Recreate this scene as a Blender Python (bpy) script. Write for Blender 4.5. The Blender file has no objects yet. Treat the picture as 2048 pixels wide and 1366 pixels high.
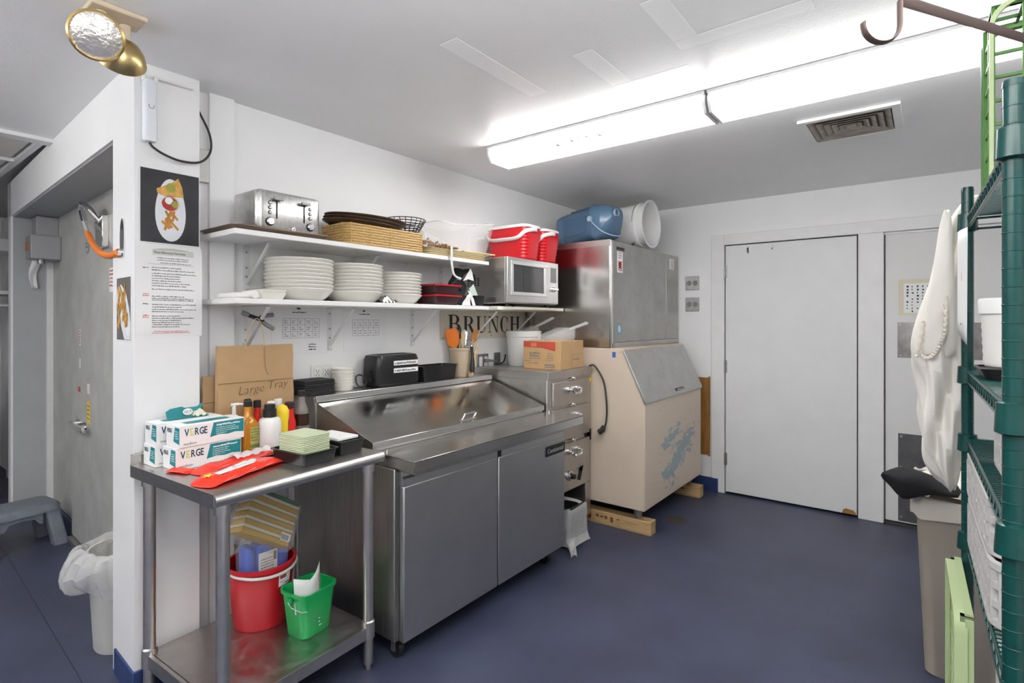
import bpy, bmesh, math, random
from mathutils import Matrix, Vector
random.seed(7)
S = bpy.context.scene
C = S.collection
PI = math.pi
# ---------------------------------------------------------------- camera, world, exposure
cam = bpy.data.objects.new('camera', bpy.data.cameras.new('camera'))
C.objects.link(cam)
S.camera = cam
cam.data.sensor_width = 36.0
cam.data.lens = 36.0 * 1080.0 / 2048.0
cam.data.shift_y = -41.0 / 2048.0
cam.data.clip_start = 0.02
cam.location = (0, 0, 1.40)
cam.rotation_euler = (PI / 2, 0, math.radians(37.6 - 90))
W = bpy.data.worlds.new('world')
S.world = W
W.use_nodes = True
W.node_tree.nodes['Background'].inputs[0].default_value = (1, 1, 1, 1)
W.node_tree.nodes['Background'].inputs[1].default_value = 0.3
S.view_settings.view_transform = 'Standard'
S.view_settings.look = 'None'
S.view_settings.gamma = 1.0
S.view_settings.use_curve_mapping = False
S.view_settings.exposure = 0.22
LAMP = 15.0         # strength of every fluorescent lens, seen and added

# ---------------------------------------------------------------- materials
MATS = {}
def mat(name, col, rough=0.5, metal=0.0, var=0.0, vscale=8.0, bump=0.0, bscale=60.0, stretch=None,
        alpha=1.0, trans=0.0, ior=1.45, emit=0.0, col2=None, thresh=None, rvar=0.0, spec=0.5, bdist=0.002):
    if name in MATS:
        return MATS[name]
    m = bpy.data.materials.new(name)
    m.use_nodes = True
    nt = m.node_tree
    b = nt.nodes['Principled BSDF']
    b.inputs['Base Color'].default_value = (*col, 1)
    b.inputs['Roughness'].default_value = rough
    b.inputs['Metallic'].default_value = metal
    b.inputs['Alpha'].default_value = alpha
    b.inputs['Transmission Weight'].default_value = trans
    b.inputs['IOR'].default_value = ior
    b.inputs['Specular IOR Level'].default_value = spec
    if emit:
        b.inputs['Emission Color'].default_value = (*col, 1)
        b.inputs['Emission Strength'].default_value = emit
    if var or bump or rvar:
        tc = nt.nodes.new('ShaderNodeTexCoord')
        mp = nt.nodes.new('ShaderNodeMapping')
        nt.links.new(tc.outputs['Object'], mp.inputs[0])
        if stretch:
            mp.inputs['Scale'].default_value = stretch
        if var:
            n = nt.nodes.new('ShaderNodeTexNoise')
            n.inputs['Scale'].default_value = vscale
            n.inputs['Detail'].default_value = 5
            n.inputs['Roughness'].default_value = 0.6
            nt.links.new(mp.outputs[0], n.inputs['Vector'])
            r = nt.nodes.new('ShaderNodeValToRGB')
            lo, hi = (0.3, 0.7) if thresh is None else (thresh - 0.03, thresh + 0.03)
            r.color_ramp.elements[0].position = lo
            r.color_ramp.elements[1].position = hi
            c2 = col2 if col2 else tuple(c * (1 - var) for c in col)
            r.color_ramp.elements[0].color = (*col, 1) if thresh else (*c2, 1)
            r.color_ramp.elements[1].color = (*c2, 1) if thresh else (*col, 1)
            nt.links.new(n.outputs[0], r.inputs[0])
            nt.links.new(r.outputs[0], b.inputs['Base Color'])
        if bump or rvar:
            n2 = nt.nodes.new('ShaderNodeTexNoise')
            n2.inputs['Scale'].default_value = bscale
            n2.inputs['Detail'].default_value = 4
            nt.links.new(mp.outputs[0], n2.inputs['Vector'])
            if bump:
                bp = nt.nodes.new('ShaderNodeBump')
                bp.inputs['Strength'].default_value = bump
                bp.inputs['Distance'].default_value = bdist
                nt.links.new(n2.outputs[0], bp.inputs['Height'])
                nt.links.new(bp.outputs[0], b.inputs['Normal'])
            if rvar:
                mr = nt.nodes.new('ShaderNodeMapRange')
                mr.inputs[1].default_value = 0.3
                mr.inputs[2].default_value = 0.7
                mr.inputs[3].default_value = max(0.02, rough - rvar)
                mr.inputs[4].default_value = rough + rvar
                nt.links.new(n2.outputs[0], mr.inputs[0])
                nt.links.new(mr.outputs[0], b.inputs['Roughness'])
    MATS[name] = m
    return m

wall_m = mat('wall_paint', (.86, .86, .865), .45, var=.04, vscale=3, bump=.10, bscale=180)
ceil_m = mat('ceiling_paint', (.86, .86, .865), .36, var=.05, vscale=1.6, bump=.30, bscale=90)
patch_m = mat('patch_paint', (.95, .95, .95), .3, bump=.3, bscale=120)
floor_m = mat('floor_vinyl', (.056, .064, .112), .40, var=.35, vscale=2.2, bump=.25, bscale=240, rvar=.08)
base_m = mat('cove_base', (.030, .055, .17), .4, var=.4, vscale=12)
door_m = mat('door_paint', (.76, .765, .77), .42, var=.05, vscale=4, bump=.1, bscale=120)
trim_m = mat('trim_paint', (.80, .80, .80), .4, var=.06, vscale=9, bump=.15, bscale=60)
steel = mat('stainless', (.64, .62, .60), .33, 1, var=.10, vscale=5, stretch=(1, 18, 18), bscale=40, rvar=.05)
steel_v = mat('stainless_vertical_grain', (.56, .55, .54), .36, 1, var=.25, vscale=9, bump=.10, bscale=60, stretch=(16, 16, .6), rvar=.08)
steel_d = mat('stainless_door', (.56, .555, .55), .42, 1, var=.10, vscale=3, bump=.05, bscale=220, rvar=.05)
steel_w = mat('stainless_worn', (.58, .56, .54), .40, 1, var=.22, vscale=4, bump=.12, bscale=26, rvar=.10)
tube_m = mat('brushed_tube', (.70, .67, .63), .33, 1, var=.1, vscale=20)
chrome = mat('chrome', (.80, .80, .80), .10, 1)
brass = mat('brass_enamel', (.62, .47, .22), .30, 1, var=.1, vscale=20)
darkmetal = mat('dark_metal', (.05, .05, .05), .4, .8)
brownmetal = mat('brown_metal', (.15, .11, .10), .45, .6, var=.2, vscale=20)
galv = mat('galvanised', (.40, .40, .40), .45, .9, var=.2, vscale=30)
cooler_m = mat('cooler_panel', (.62, .62, .59), .45, .3, var=.20, vscale=6, bump=.25, bscale=160, rvar=.08)
white_p = mat('white_plastic', (.80, .80, .79), .35)
white_b = mat('white_paper', (.82, .82, .82), .7)
cream_p = mat('cream_plastic', (.74, .70, .60), .4)
china = mat('china', (.78, .76, .70), .18, spec=.6)
black_p = mat('black_plastic', (.012, .012, .013), .30)
black_m = mat('black_matt', (.016, .016, .018), .75)
red_p = mat('red_plastic', (.42, .008, .016), .30)
red_s = mat('red_cooler', (.60, .012, .02), .32)
green_p = mat('green_plastic', (.006, .30, .075), .32)
grey_p = mat('grey_plastic', (.50, .50, .50), .45)
greystool = mat('stool_grey', (.17, .19, .23), .5, var=.25, vscale=18)
beige_bin = mat('beige_bin', (.36, .32, .27), .5, var=.12, vscale=5)
ice_beige = mat('bin_beige', (.62, .52, .42), .45, var=.08, vscale=4, bump=.05, bscale=90)
wood_m = mat('lumber', (.55, .37, .18), .6, var=.45, vscale=4, stretch=(9, 1, 9), bump=.2, bscale=30)
woodp = mat('wood_panel', (.42, .20, .055), .42, var=.5, vscale=5, stretch=(9, 9, .8))
bamboo = mat('bamboo', (.66, .50, .28), .5, var=.15, vscale=30)
wicker = mat('wicker', (.62, .40, .15), .5, var=.3, vscale=60)
kraft = mat('kraft_paper', (.42, .27, .14), .75, var=.12, vscale=10, bump=.2, bscale=18)
card = mat('cardboard', (.52, .33, .16), .7, var=.12, vscale=10)
teal = mat('teal_print', (.010, .20, .225), .5)
navy = mat('navy_print', (.010, .045, .075), .5)
lime = mat('lime_print', (.56, .68, .14), .5)
ink = mat('ink', (.03, .03, .03), .6)
inkgrey = mat('ink_grey', (.20, .20, .20), .6)
redink = mat('red_ink', (.55, .06, .06), .6)
orange_p = mat('orange_plastic', (.85, .22, .025), .4)
yellow_p = mat('yellow_plastic', (.85, .60, .03), .4)
blue_p = mat('blue_pack', (.02, .09, .50), .3)
teal_steel = mat('green_epoxy', (.003, .046, .042), .25, var=.2, vscale=20)
clear_m = mat('clear_plastic', (.93, .95, .96), .06, alpha=.16)
film_m = mat('clear_film', (.9, .9, .9), .15, alpha=.20)
liner_m = mat('bin_liner', (.90, .90, .89), .16, alpha=.42, bump=.9, bscale=22, bdist=.012)
bluejug = mat('blue_jug', (.10, .19, .31), .15, alpha=.80)
cloth_w = mat('white_cloth', (.78, .75, .70), .9, bump=.3, bscale=160)
cloth_k = mat('black_cloth', (.012, .012, .014), .9)
wire_m = mat('black_cable', (.03, .03, .03), .5)

# ---------------------------------------------------------------- mesh helpers
def Rz(a): return Matrix.Rotation(a, 4, 'Z')
def Rx(a): return Matrix.Rotation(a, 4, 'X')
def Ry(a): return Matrix.Rotation(a, 4, 'Y')
def T(x, y=0, z=0):
    return Matrix.Translation((x, y, z)) if not isinstance(x, (tuple, list, Vector)) else Matrix.Translation(x)

def rrect(w, d, r, n=5):
    pts = []
    for cx, cy, a0 in ((w/2-r, d/2-r, 0), (-w/2+r, d/2-r, 90), (-w/2+r, -d/2+r, 180), (w/2-r, -d/2+r, 270)):
        for i in range(n + 1):
            a = math.radians(a0 + 90 * i / n)
            pts.append((cx + r * math.cos(a), cy + r * math.sin(a)))
    return pts
def ell(rx, ry, n=24):
    return [(rx * math.cos(2 * PI * i / n), ry * math.sin(2 * PI * i / n)) for i in range(n)]

class MB:
    def __init__(s, M=None):
        s.v = []; s.f = []; s.M = M or Matrix.Identity(4)
    def add(s, vs, fs, M=None):
        o = len(s.v); X = s.M @ M if M is not None else s.M
        s.v += [tuple(X @ Vector(p)) for p in vs]
        s.f += [tuple(i + o for i in f) for f in fs]
        return s
    def box(s, x0, y0, z0, x1, y1, z1, M=None):
        vs = [(x, y, z) for z in (z0, z1) for y in (y0, y1) for x in (x0, x1)]
        return s.add(vs, [(0, 2, 3, 1), (4, 5, 7, 6), (0, 1, 5, 4), (2, 6, 7, 3), (0, 4, 6, 2), (1, 3, 7, 5)], M)
    def loft(s, rings, cap=True, M=None, capend=True, close=False):
        n = len(rings[0]); vs = [p for r in rings for p in r]; fs = []
        k = len(rings)
        for i in range(k if close else k - 1):
            a = i * n; b = ((i + 1) % k) * n
            for j in range(n):
                q = (j + 1) % n
                fs.append((a + j, a + q, b + q, b + j))
        if cap and not close: fs.append(tuple(range(n - 1, -1, -1)))
        if capend and not close: fs.append(tuple(range((k - 1) * n, k * n)))
        return s.add(vs, fs, M)
    def stack(s, levels, M=None, cap=True, capend=True):
        """levels: list of (z, [2d outline])"""
        return s.loft([[(x, y, z) for x, y in o] for z, o in levels], cap, M, capend)
    def prism(s, pts, z0, z1, M=None):
        return s.stack([(z0, pts), (z1, pts)], M)
    def cyl(s, p, q, r, r2=None, n=14, caps=True):
        p = Vector(p); q = Vector(q); d = (q - p)
        rot = d.to_track_quat('Z', 'Y').to_matrix().to_4x4()
        r2 = r if r2 is None else r2
        return s.loft([[(x, y, 0) for x, y in ell(r, r, n)], [(x, y, d.length) for x, y in ell(r2, r2, n)]], caps, T(p) @ rot, caps)
    def lathe(s, prof, n=24, M=None, cap=False, capend=False):
        return s.loft([[(x, y, z) for x, y in ell(max(r, 1e-5), max(r, 1e-5), n)] for r, z in prof], cap, M, capend)
    def tube(s, pts, r, n=7, closed=False, caps=True, flat=None):
        pts = [Vector(p) for p in pts]; rings = []; k = len(pts); up = None
        for i, p in enumerate(pts):
            a = pts[i - 1] if (i > 0 or closed) else p
            b = pts[(i + 1) % k] if (i < k - 1 or closed) else p
            d = (b - a).normalized()
            if up is None:
                up = Vector((0, 0, 1)) if abs(d.z) < .9 else Vector((0, 1, 0))
            x = d.cross(up).normalized(); up = x.cross(d).normalized()
            rr = r[i] if isinstance(r, (list, tuple)) else r
            fx, fy = flat if flat else (1, 1)
            rings.append([p + x * (rr * fx * math.cos(2 * PI * j / n)) + up * (rr * fy * math.sin(2 * PI * j / n)) for j in range(n)])
        return s.loft(rings, caps, None, caps, closed)
    def poly(s, pts, M=None):
        return s.add(pts, [tuple(range(len(pts)))], M)
    def slab(s, pts, z, t, M=None):
        return s.prism(pts, z, z + t, M)
    def grid(s, fn, nu, nv):
        vs = [fn(i / nu, j / nv) for j in range(nv + 1) for i in range(nu + 1)]
        fs = [(j * (nu + 1) + i, j * (nu + 1) + i + 1, (j + 1) * (nu + 1) + i + 1, (j + 1) * (nu + 1) + i) for j in range(nv) for i in range(nu)]
        return s.add(vs, fs)
    def mesh(s, name):
        me = bpy.data.meshes.new(name); me.from_pydata(s.v, [], s.f); me.update()
        bm = bmesh.new(); bm.from_mesh(me); bmesh.ops.recalc_face_normals(bm, faces=bm.faces); bm.to_mesh(me); bm.free()
        me.shade_smooth(); me.set_sharp_from_angle(angle=math.radians(38))
        return me
    def build(s, name, m, parent=None, bevel=0, seg=2, sub=0, thick=0, loc=None):
        me = s.mesh(name); me.materials.append(m)
        o = bpy.data.objects.new(name, me); C.objects.link(o)
        if parent is not None: o.parent = parent
        if loc: o.location = loc
        if thick:
            d = o.modifiers.new('solid', 'SOLIDIFY'); d.thickness = thick; d.offset = 0
        if bevel:
            d = o.modifiers.new('bevel', 'BEVEL'); d.width = bevel; d.segments = seg; d.limit_method = 'ANGLE'; d.angle_limit = math.radians(40)
        if sub:
            d = o.modifiers.new('sub', 'SUBSURF'); d.levels = sub; d.render_levels = sub
        return o

def tag(o, label, cat, group=None):
    o['label'] = label; o['category'] = cat
    if group: o['group'] = group
    return o
def thing(name, label, cat, loc=(0, 0, 0), rz=0, group=None):
    o = bpy.data.objects.new(name, None); o.empty_display_size = .05
    C.objects.link(o); o.location = loc; o.rotation_euler = (0, 0, rz)
    return tag(o, label, cat, group)
def struct(o):
    o['kind'] = 'structure'; return o
def stuff(o):
    o['kind'] = 'stuff'; return o
def dup(root, loc, rz=None, label=None):
    r = root.copy(); C.objects.link(r); r.location = loc
    if rz is not None: r.rotation_euler = (0, 0, rz)
    if label: r['label'] = label
    for ch in list(root.children):
        c = ch.copy(); C.objects.link(c); c.parent = r
        for g in ch.children:
            e = g.copy(); C.objects.link(e); e.parent = c
    return r
def text(s, size, m, parent, M, name='lettering', depth=.0006, shear=0, align='LEFT', sx=1, bold=0):
    cu = bpy.data.curves.new('t', 'FONT'); cu.body = s; cu.size = size; cu.extrude = depth; cu.shear = shear
    cu.align_x = align; cu.offset = bold; cu.resolution_u = 2
    o = bpy.data.objects.new('t', cu); C.objects.link(o)
    bpy.context.view_layer.update()
    me = bpy.data.meshes.new_from_object(o.evaluated_get(bpy.context.evaluated_depsgraph_get()))
    bpy.data.objects.remove(o); bpy.data.curves.remove(cu)
    me.transform(M @ Matrix.Diagonal((sx, 1, 1, 1))); me.name = name
    me.materials.clear(); me.materials.append(m)
    r = bpy.data.objects.new(name, me); C.objects.link(r); r.parent = parent
    return r
# frames for print on vertical faces: local x = reading direction, local y = up, local z = out of the face
def face_my(x, y, z): return T(x, y, z) @ Rx(PI / 2)                       # face looking to -y
def face_mx(x, y, z): return T(x, y, z) @ Rz(-PI / 2) @ Rx(PI / 2)         # face looking to -x, reading runs to -y
def scribble(mb, x0, y, w, h, z=.0004, gap=.25):
    """a line of illegible small print: irregular dashes"""
    x = x0
    while x < x0 + w:
        d = random.uniform(.6, 2.2) * h
        d = min(d, x0 + w - x)
        yy = y + random.uniform(-.1, .1) * h
        mb.box(x, yy, z, x + d, yy + h * random.uniform(.55, 1), z + .0003)
        x += d + h * gap * random.uniform(.6, 2)

ORD = ('first', 'second', 'third', 'fourth', 'fifth', 'sixth', 'seventh', 'eighth', 'ninth', 'tenth')
# ================================================================ the room
CZ = 2.37; XD = 4.55; YW = 2.44
fl = struct(MB().box(-3.2, -1.1, -.1, 4.75, 7.2, 0).build('floor', floor_m))
seam_m = mat('seam', (.018, .022, .05), .5)
MB().tube([(.60, 1.6, .0005), (.717, 4.4, .0005), (.73, 5.4, .0005)], .002, 6).build('seam', seam_m, fl)
dr = MB(); dr.lathe([(.045, .001), (.062, .004), (.07, .0015)], 24, T(3.72, 1.40, 0))
dr.lathe([(0, .0012), (.046, .0012)], 24, T(3.72, 1.40, 0))
dr.build('drain', mat('drain_metal', (.10, .08, .06), .6, .5), fl)

ce = struct(MB().box(-3.2, -1.1, CZ, 4.75, 3.72, CZ + .1).build('ceiling', ceil_m))
pm = MB()
for x0, y0, x1, y1 in ((1.55, .62, 1.83, .70), (1.832, .28, 1.90, .70), (1.70, .95, 2.02, 1.03), (2.022, .72, 2.10, 1.03), (1.35, 1.28, 1.9, 1.36)):
    pm.box(x0, y0, CZ - .0008, x1, y1, CZ)
stuff(pm.build('paint_patch', patch_m, ce))
# dropped tile ceiling beyond the pillar
tr = struct(MB().box(-3.2, 3.70, CZ - .02, .80, 3.79, CZ + .1).build('trim_1', trim_m, bevel=.004))
c2 = struct(MB().box(-3.2, 3.79, CZ + .03, 4.75, 7.2, CZ + .1).build('ceiling_tiled', mat('tile_backing', (.5, .49, .47), .8)))
tile_m = mat('ceiling_tile', (.68, .64, .60), .85, bump=.4, bscale=200)
tm = None
for i in range(3):
    for j in range(4):
        if tm is None:
            b_ = MB().box(-.27, -.27, -.012, .27, .27, 0).build('ceiling_tile', tile_m, c2, bevel=.006)
            tm = b_
        else:
            b_ = tm.copy(); C.objects.link(b_)
        b_.location = (.47 - i * .60, 4.14 + j * .60, CZ + .03)
gb = MB()
for i in range(4): gb.box(.755 - i * .6, 3.79, CZ + .004, .785 - i * .6, 6.3, CZ + .03)
for j in range(5): gb.box(-1.1, 3.825 + j * .6, CZ + .0035, .785, 3.855 + j * .6, CZ + .0295)
gb.build('tile_grid', trim_m, c2)

struct(MB().box(.95, YW, 0, 4.65, YW + .1, CZ).build('wall_back', wall_m))
wr = MB()
wr.box(XD, 1.311, 0, XD + .1, 2.54, CZ)
wr.box(XD, .394, 2.016, XD + .1, 1.311, CZ)
wr.box(XD, .241, 0, XD + .1, .394, CZ)
wr.box(XD, -.60, 2.012, XD + .1, .241, CZ)
wr.box(XD, -1.1, 0, XD + .1, -.60, CZ)
struct(wr.build('wall_right', wall_m))
struct(MB().box(-3.2, -1.1, 0, 4.65, -.85, CZ).build('wall_front', wall_m))
struct(MB().box(-3.2, -1.1, 0, -3.1, 7.2, CZ + .03).build('wall_behind', wall_m))
struct(MB().box(-3.2, 7.1, 0, 4.65, 7.2, CZ + .03).build('wall_far', wall_m))

# ---- left wall with the walk-in cooler recess, a little out of square
LW = T(.73, 2.33, 0) @ Rz(math.radians(-2.5))
REC = .22; S0 = .235; S1 = 2.73; HZ = 2.13
wl = MB()
wl.prism([(.73, 2.33), (.959, 2.33), (.959, 2.60), (.742, 2.60)], 0, CZ)
wl2 = MB(LW)
wl2.box(0, .2, HZ, REC, S1 + .12, CZ)
wl2.box(0, S1, 0, .50, S1 + .10, CZ)
wl2.box(.30, .1, 0, .40, S1, CZ)
o = struct(wl.build('wall_pillar', wall_m, bevel=.002))
o2 = struct(wl2.build('wall_left', wall_m))
gj = mat('jamb_grey', (.42, .43, .44), .5, var=.06, vscale=6)
struct(MB(LW).box(.012, S1 - .006, 0, REC - .03, S1, HZ).build('trim_2', gj))
struct(MB(LW).box(.012, .24, HZ - .006, REC + .08, S1 - .006, HZ).build('trim_3', gj))
struct(MB(LW).box(REC - .035, S1 - .05, 0, REC + .06, S1 - .006, HZ - .006).build('trim_4', trim_m, bevel=.003))
struct(MB().box(1.12, 5.2, 0, 1.22, 7.1, CZ).build('wall_corridor', wall_m))
# cooler fixed panel and door
cp = struct(MB(LW).box(REC, 2.03, .10, REC + .08, S1 - .05, HZ - .006).build('wall_cooler', cooler_m, bevel=.004))
cp2 = struct(MB(LW).box(REC, .1, 1.985, REC + .08, 2.03, HZ - .006).build('wall_cooler_header', cooler_m, bevel=.004))
struct(MB(LW).box(REC - .012, 2.03, 0, REC + .08, S1 - .05, .10).build('baseboard_cooler', base_m, bevel=.006))
cd = struct(MB(LW).box(REC - .02, .35, .035, REC + .06, 2.02, 1.978).build('door_1', cooler_m, bevel=.006))
MB(LW).box(REC - .045, .35, 0, REC + .06, 2.02, .03).build('threshold', steel_w, cd, bevel=.004)
# latch and badge and stickers on the cooler door
h = MB(LW); h.box(REC - .03, 1.60, .74, REC - .02, 1.86, .80); h.cyl((REC - .06, 1.64, .77), (REC - .02, 1.64, .77), .014); h.cyl((REC - .06, 1.84, .77), (REC - .02, 1.84, .77), .02)
h.box(REC - .07, 1.52, .755, REC - .055, 1.86, .785)
h.build('latch', chrome, cd, bevel=.003)
h = MB(LW)
h.box(REC - .05, 1.18, 1.80, REC - .02, 1.32, 1.97)
h.tube([(REC - .03, 1.25, 1.93), (REC - .08, 1.27, 2.00), (REC - .10, 1.34, 2.04), (REC - .09, 1.43, 2.02), (REC - .07, 1.46, 1.97)], .018, 8)
h.build('closer_arm', chrome, cd, bevel=.003)
f = LW @ T(REC - .021, 0, 0) @ Rz(-PI / 2) @ Rx(PI / 2)
def LWF(s, z, off=.0): return LW @ T(REC - .0205 - off, s, z) @ Rz(-PI / 2) @ Rx(PI / 2)
MB(LWF(1.62, 1.85)).prism(ell(.055, .055, 24), 0, .002).build('badge', mat('badge_grey', (.55, .55, .54), .4, .3), cd)
q = MB(LWF(1.62, 1.85, .002)); q.loft([[(x, y, 0) for x, y in ell(.05, .05, 24)], [(x, y, .0008) for x, y in ell(.05, .05, 24)]]); q.build('badge_ring', inkgrey, cd)
MB(LWF(1.62, 1.85, .003)).prism(ell(.044, .044, 24), 0, .001).build('badge_face', mat('badge_grey2', (.50, .50, .49), .4, .3), cd)
q = MB(LWF(1.62, 1.85, .0042)); scribble(q, -.028, .004, .056, .012); scribble(q, -.028, -.018, .056, .012); q.build('badge_print', inkgrey, cd)
for s_, z_, w_, h_, m_ in ((1.12, 1.62, .09, .13, white_b), (1.80, 1.30, .035, .10, white_b), (1.80, 1.14, .035, .06, white_b), (1.82, .98, .05, .03, redink), (1.60, .86, .07, .13, yellow_p), (1.60, 1.0, .06, .06, white_b)):
    MB(LWF(s_, z_)).box(-w_ / 2, -h_ / 2, 0, w_ / 2, h_ / 2, .001).build('sticker', m_, cd)
q = MB(LWF(1.12, 1.62, .001)); [scribble(q, -.035, .045 - .02 * i, .07, .009) for i in range(5)]; q.build('sticker_print', redink, cd)
q = MB(LWF(1.80, 1.30, .001)); [scribble(q, -.014, .035 - .018 * i, .028, .009) for i in range(5)]; q.build('sticker_print', redink, cd)
q = MB(LWF(1.60, .86, .001)); [scribble(q, -.028, .035 - .025 * i, .056, .010) for i in range(4)]; q.build('sticker_print', inkgrey, cd)

# orange cord between cooler door and pillar
t = thing('door_closer_cord', 'orange sleeved cord hung between the cooler door and a chrome plate on the white pillar', 'cord', tuple(LW @ Vector((0, .13, 1.70))))
Mi = T(t.location).inverted()
pA = LW @ Vector((REC - .07, 1.46, 1.955)); pB = LW @ Vector((-.012, .14, 1.665))
cpts = []
for i in range(21):
    a = i / 20
    p = pA.lerp(pB, a); p.z -= .075 * (4 * a * (1 - a))
    cpts.append(Mi @ p)
MB().tube(cpts[3:], .0145, 10).build('orange_sleeve', orange_p, t)
MB().tube(cpts[:4], .011, 10).build('clear_tube', mat('cord_clear', (.7, .7, .68), .2), t)
pl = MB(Mi @ LW); pl.prism([(y, z) for y, z in ell(.028, .075, 20)], 0, .006, T(0, .125, 1.72) @ Rz(-PI / 2) @ Rx(PI / 2)); pl.cyl((-.02, .13, 1.665), (0, .13, 1.665), .013)
pl.build('plate', chrome, t)
# switch boxes on the far jamb
bx_ = thing('switch_box', 'grey electrical switch box pair fixed beside the cooler door jamb', 'switch box', tuple(LW @ Vector((.15, 2.55, 1.85))))
Mi = T(bx_.location).inverted() @ LW
MB(Mi).box(.10, 2.50, 1.98, REC, 2.66, 2.12).build('conduit_box', mat('box_grey', (.36, .36, .37), .5, .4), bx_, bevel=.004)
k_ = MB(Mi).box(.06, 2.42, 1.82, REC, 2.60, 1.98).build('box_cover', mat('box_grey'  , (.36, .36, .37), .5, .4), bx_, bevel=.005)
MB(Mi).box(.05, 2.50, 1.88, .06, 2.54, 1.93).build('toggle', mat('toggle', (.4, .12, .04), .5), k_)
MB(Mi).cyl((.12, 2.47, 1.79), (.12, 2.47, 1.82), .02).build('cable_gland', galv, bx_)
q = MB(LW); q.grid(lambda a, b: (.13 + .02 * math.sin(5 * b), 2.690 + .010 * math.sin(4 * a + 3 * b), 1.98 - b * .42) if 0 else (.10 + .07 * a * (1 - .55 * b) + .012 * math.sin(7 * b), 2.70 + .008 * math.sin(5 * a + 6 * b), 1.93 - .30 * b), 5, 12)
tag(q.build('hanging_rag', white_b, thick=.003), 'small white torn paper strip hanging from the grey switch box', 'paper')

# cove bases
struct(MB().prism([(.722, 2.322), (.967, 2.322), (.967, 2.40), (.955, 2.40), (.955, 2.334), (.735, 2.334), (.745, 2.56), (.733, 2.56)], 0, .10).build('baseboard_pillar', base_m, bevel=.003))
struct(MB().box(1.0, YW - .012, 0, XD, YW, .10).build('baseboard_back', base_m, bevel=.004))
struct(MB().prism([(XD - .015, 1.415), (XD, 1.415), (XD, 2.42), (XD - .015, 2.42)], 0, .11).build('baseboard_right', base_m, bevel=.004))
struct(MB().box(XD - .03, 1.36, 0, XD - .0155, 1.44, .11).build('baseboard_corner', base_m, bevel=.004))

# ---- door wall: casings, doors
tz = MB(); struct(MB().box(XD - .022, 1.311, 0, XD, 1.413, 2.10).build('trim_5', trim_m, bevel=.003))
struct(MB().box(XD - .022, -.60, 2.016, XD, 1.311, 2.10).build('trim_6', trim_m, bevel=.003))
struct(MB().box(XD - .022, .243, 0, XD, .390, 2.016).build('trim_7', trim_m, bevel=.003))
struct(MB().box(XD - .022, -.70, 0, XD, -.60, 2.10).build('trim_8', trim_m, bevel=.003))
struct(MB().box(XD + .055, -.7, 0, XD + .099, 1.35, 2.05).build('wall_gap_shade', mat('gap_shade_black', (.02, .018, .015), .9)))  # black sheet behind the doors stands in for shade in their gaps
d1 = struct(MB().box(XD - .012, .400, .016, XD + .03, 1.303, 2.008).build('door_2', door_m, bevel=.003))
for z_ in (1.80, 1.03, .28):
    hg = MB(); hg.cyl((XD - .018, 1.308, z_ - .05), (XD - .018, 1.308, z_ + .05), .007); hg.box(XD - .0135, 1.29, z_ - .05, XD - .0118, 1.305, z_ + .05)
    hg.build('hinge', galv, d1)
MB().prism([(0, 0), (.085, 0), (.085, .012), (.07, .03), (.02, .036), (.006, .025)], 0, .0015, face_mx(XD - .012, .49, .018)).build('paint_chip', mat('raw_wood', (.33, .17, .05), .7), d1)
q = MB(face_mx(XD - .012, 1.15, 1.95)); 
for i in range(9): q.box(random.uniform(0, .02), random.uniform(-.02, .03), 0, random.uniform(.022, .03), random.uniform(.031, .034), .0006) if 0 else q.box(.0 + .02 * random.random(), -.02 + .05 * random.random(), 0, .024, -.016 + .05 * random.random() + .006, .0006)
for i in range(7): a = .185 + .015 * random.random(); b = -.02 + .05 * random.random(); q.box(a, b, 0, a + .006, b + .008, .0006)
q.build('glue_mark', mat('glue', (.45, .43, .40), .8), d1)
d2 = struct(MB().box(XD + .012, -.59, .02, XD + .05, .235, 2.005).build('door_3', mat('door_paint_b', (.72, .72, .715), .45, var=.05, vscale=4, bump=.15, bscale=60), bevel=.003))
struct(MB().box(XD - .0, -.6, 2.0, XD + .06, .241, 2.014).build('trim_9', trim_m))
struct(MB().box(XD - .01, -.6, 0, XD + .06, .241, .012).build('trim_10', mat('sill', (.05, .045, .04), .7)))
plate_m = mat('kick_plate', (.20, .20, .20), .38, .9, var=.35, vscale=14, rvar=.1)
MB().box(XD + .009, -.30, 1.15, XD + .012, .165, 1.39).build('push_plate', mat('push_plate_worn', (.30, .29, .285), .35, .9, var=.5, vscale=9), d2)
kp = MB().box(XD + .009, -.57, .03, XD + .012, .162, .63).build('kick_plate', plate_m, d2)
sc = MB()
for y_, z_ in ((.145, .61), (.145, .40), (.145, .06)): sc.cyl((XD + .006, y_, z_), (XD + .009, y_, z_), .008, n=10)
for y_, z_ in ((.15, 1.375), (.15, 1.165)): sc.cyl((XD + .006, y_, z_), (XD + .009, y_, z_), .006, n=10)
stuff(sc.build('screws', galv, d2))
nt_ = tag(MB(face_mx(XD + .011, .160, 1.44)).box(0, 0, 0, .30, .245, .0015).build('door_notice', mat('yellowed_paper', (.70, .65, .52), .7)), 'yellowed notice sheet with a printed symbol chart taped to the second white door', 'notice')
MB(face_mx(XD + .0094, .130, 1.455)).box(0, 0, 0, .25, .20, .0006).build('sheet', white_b, nt_)
q = MB(face_mx(XD + .0088, .115, 1.46))
for c_ in range(8):
    for r_ in range(9):
        if random.random() < .85:
            w = .004 + .008 * random.random(); q.box(c_ * .028, r_ * .021, 0, c_ * .028 + w, r_ * .021 + .008 + .006 * random.random(), .0003)
stuff(q.build('print', ink, nt_))
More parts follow.
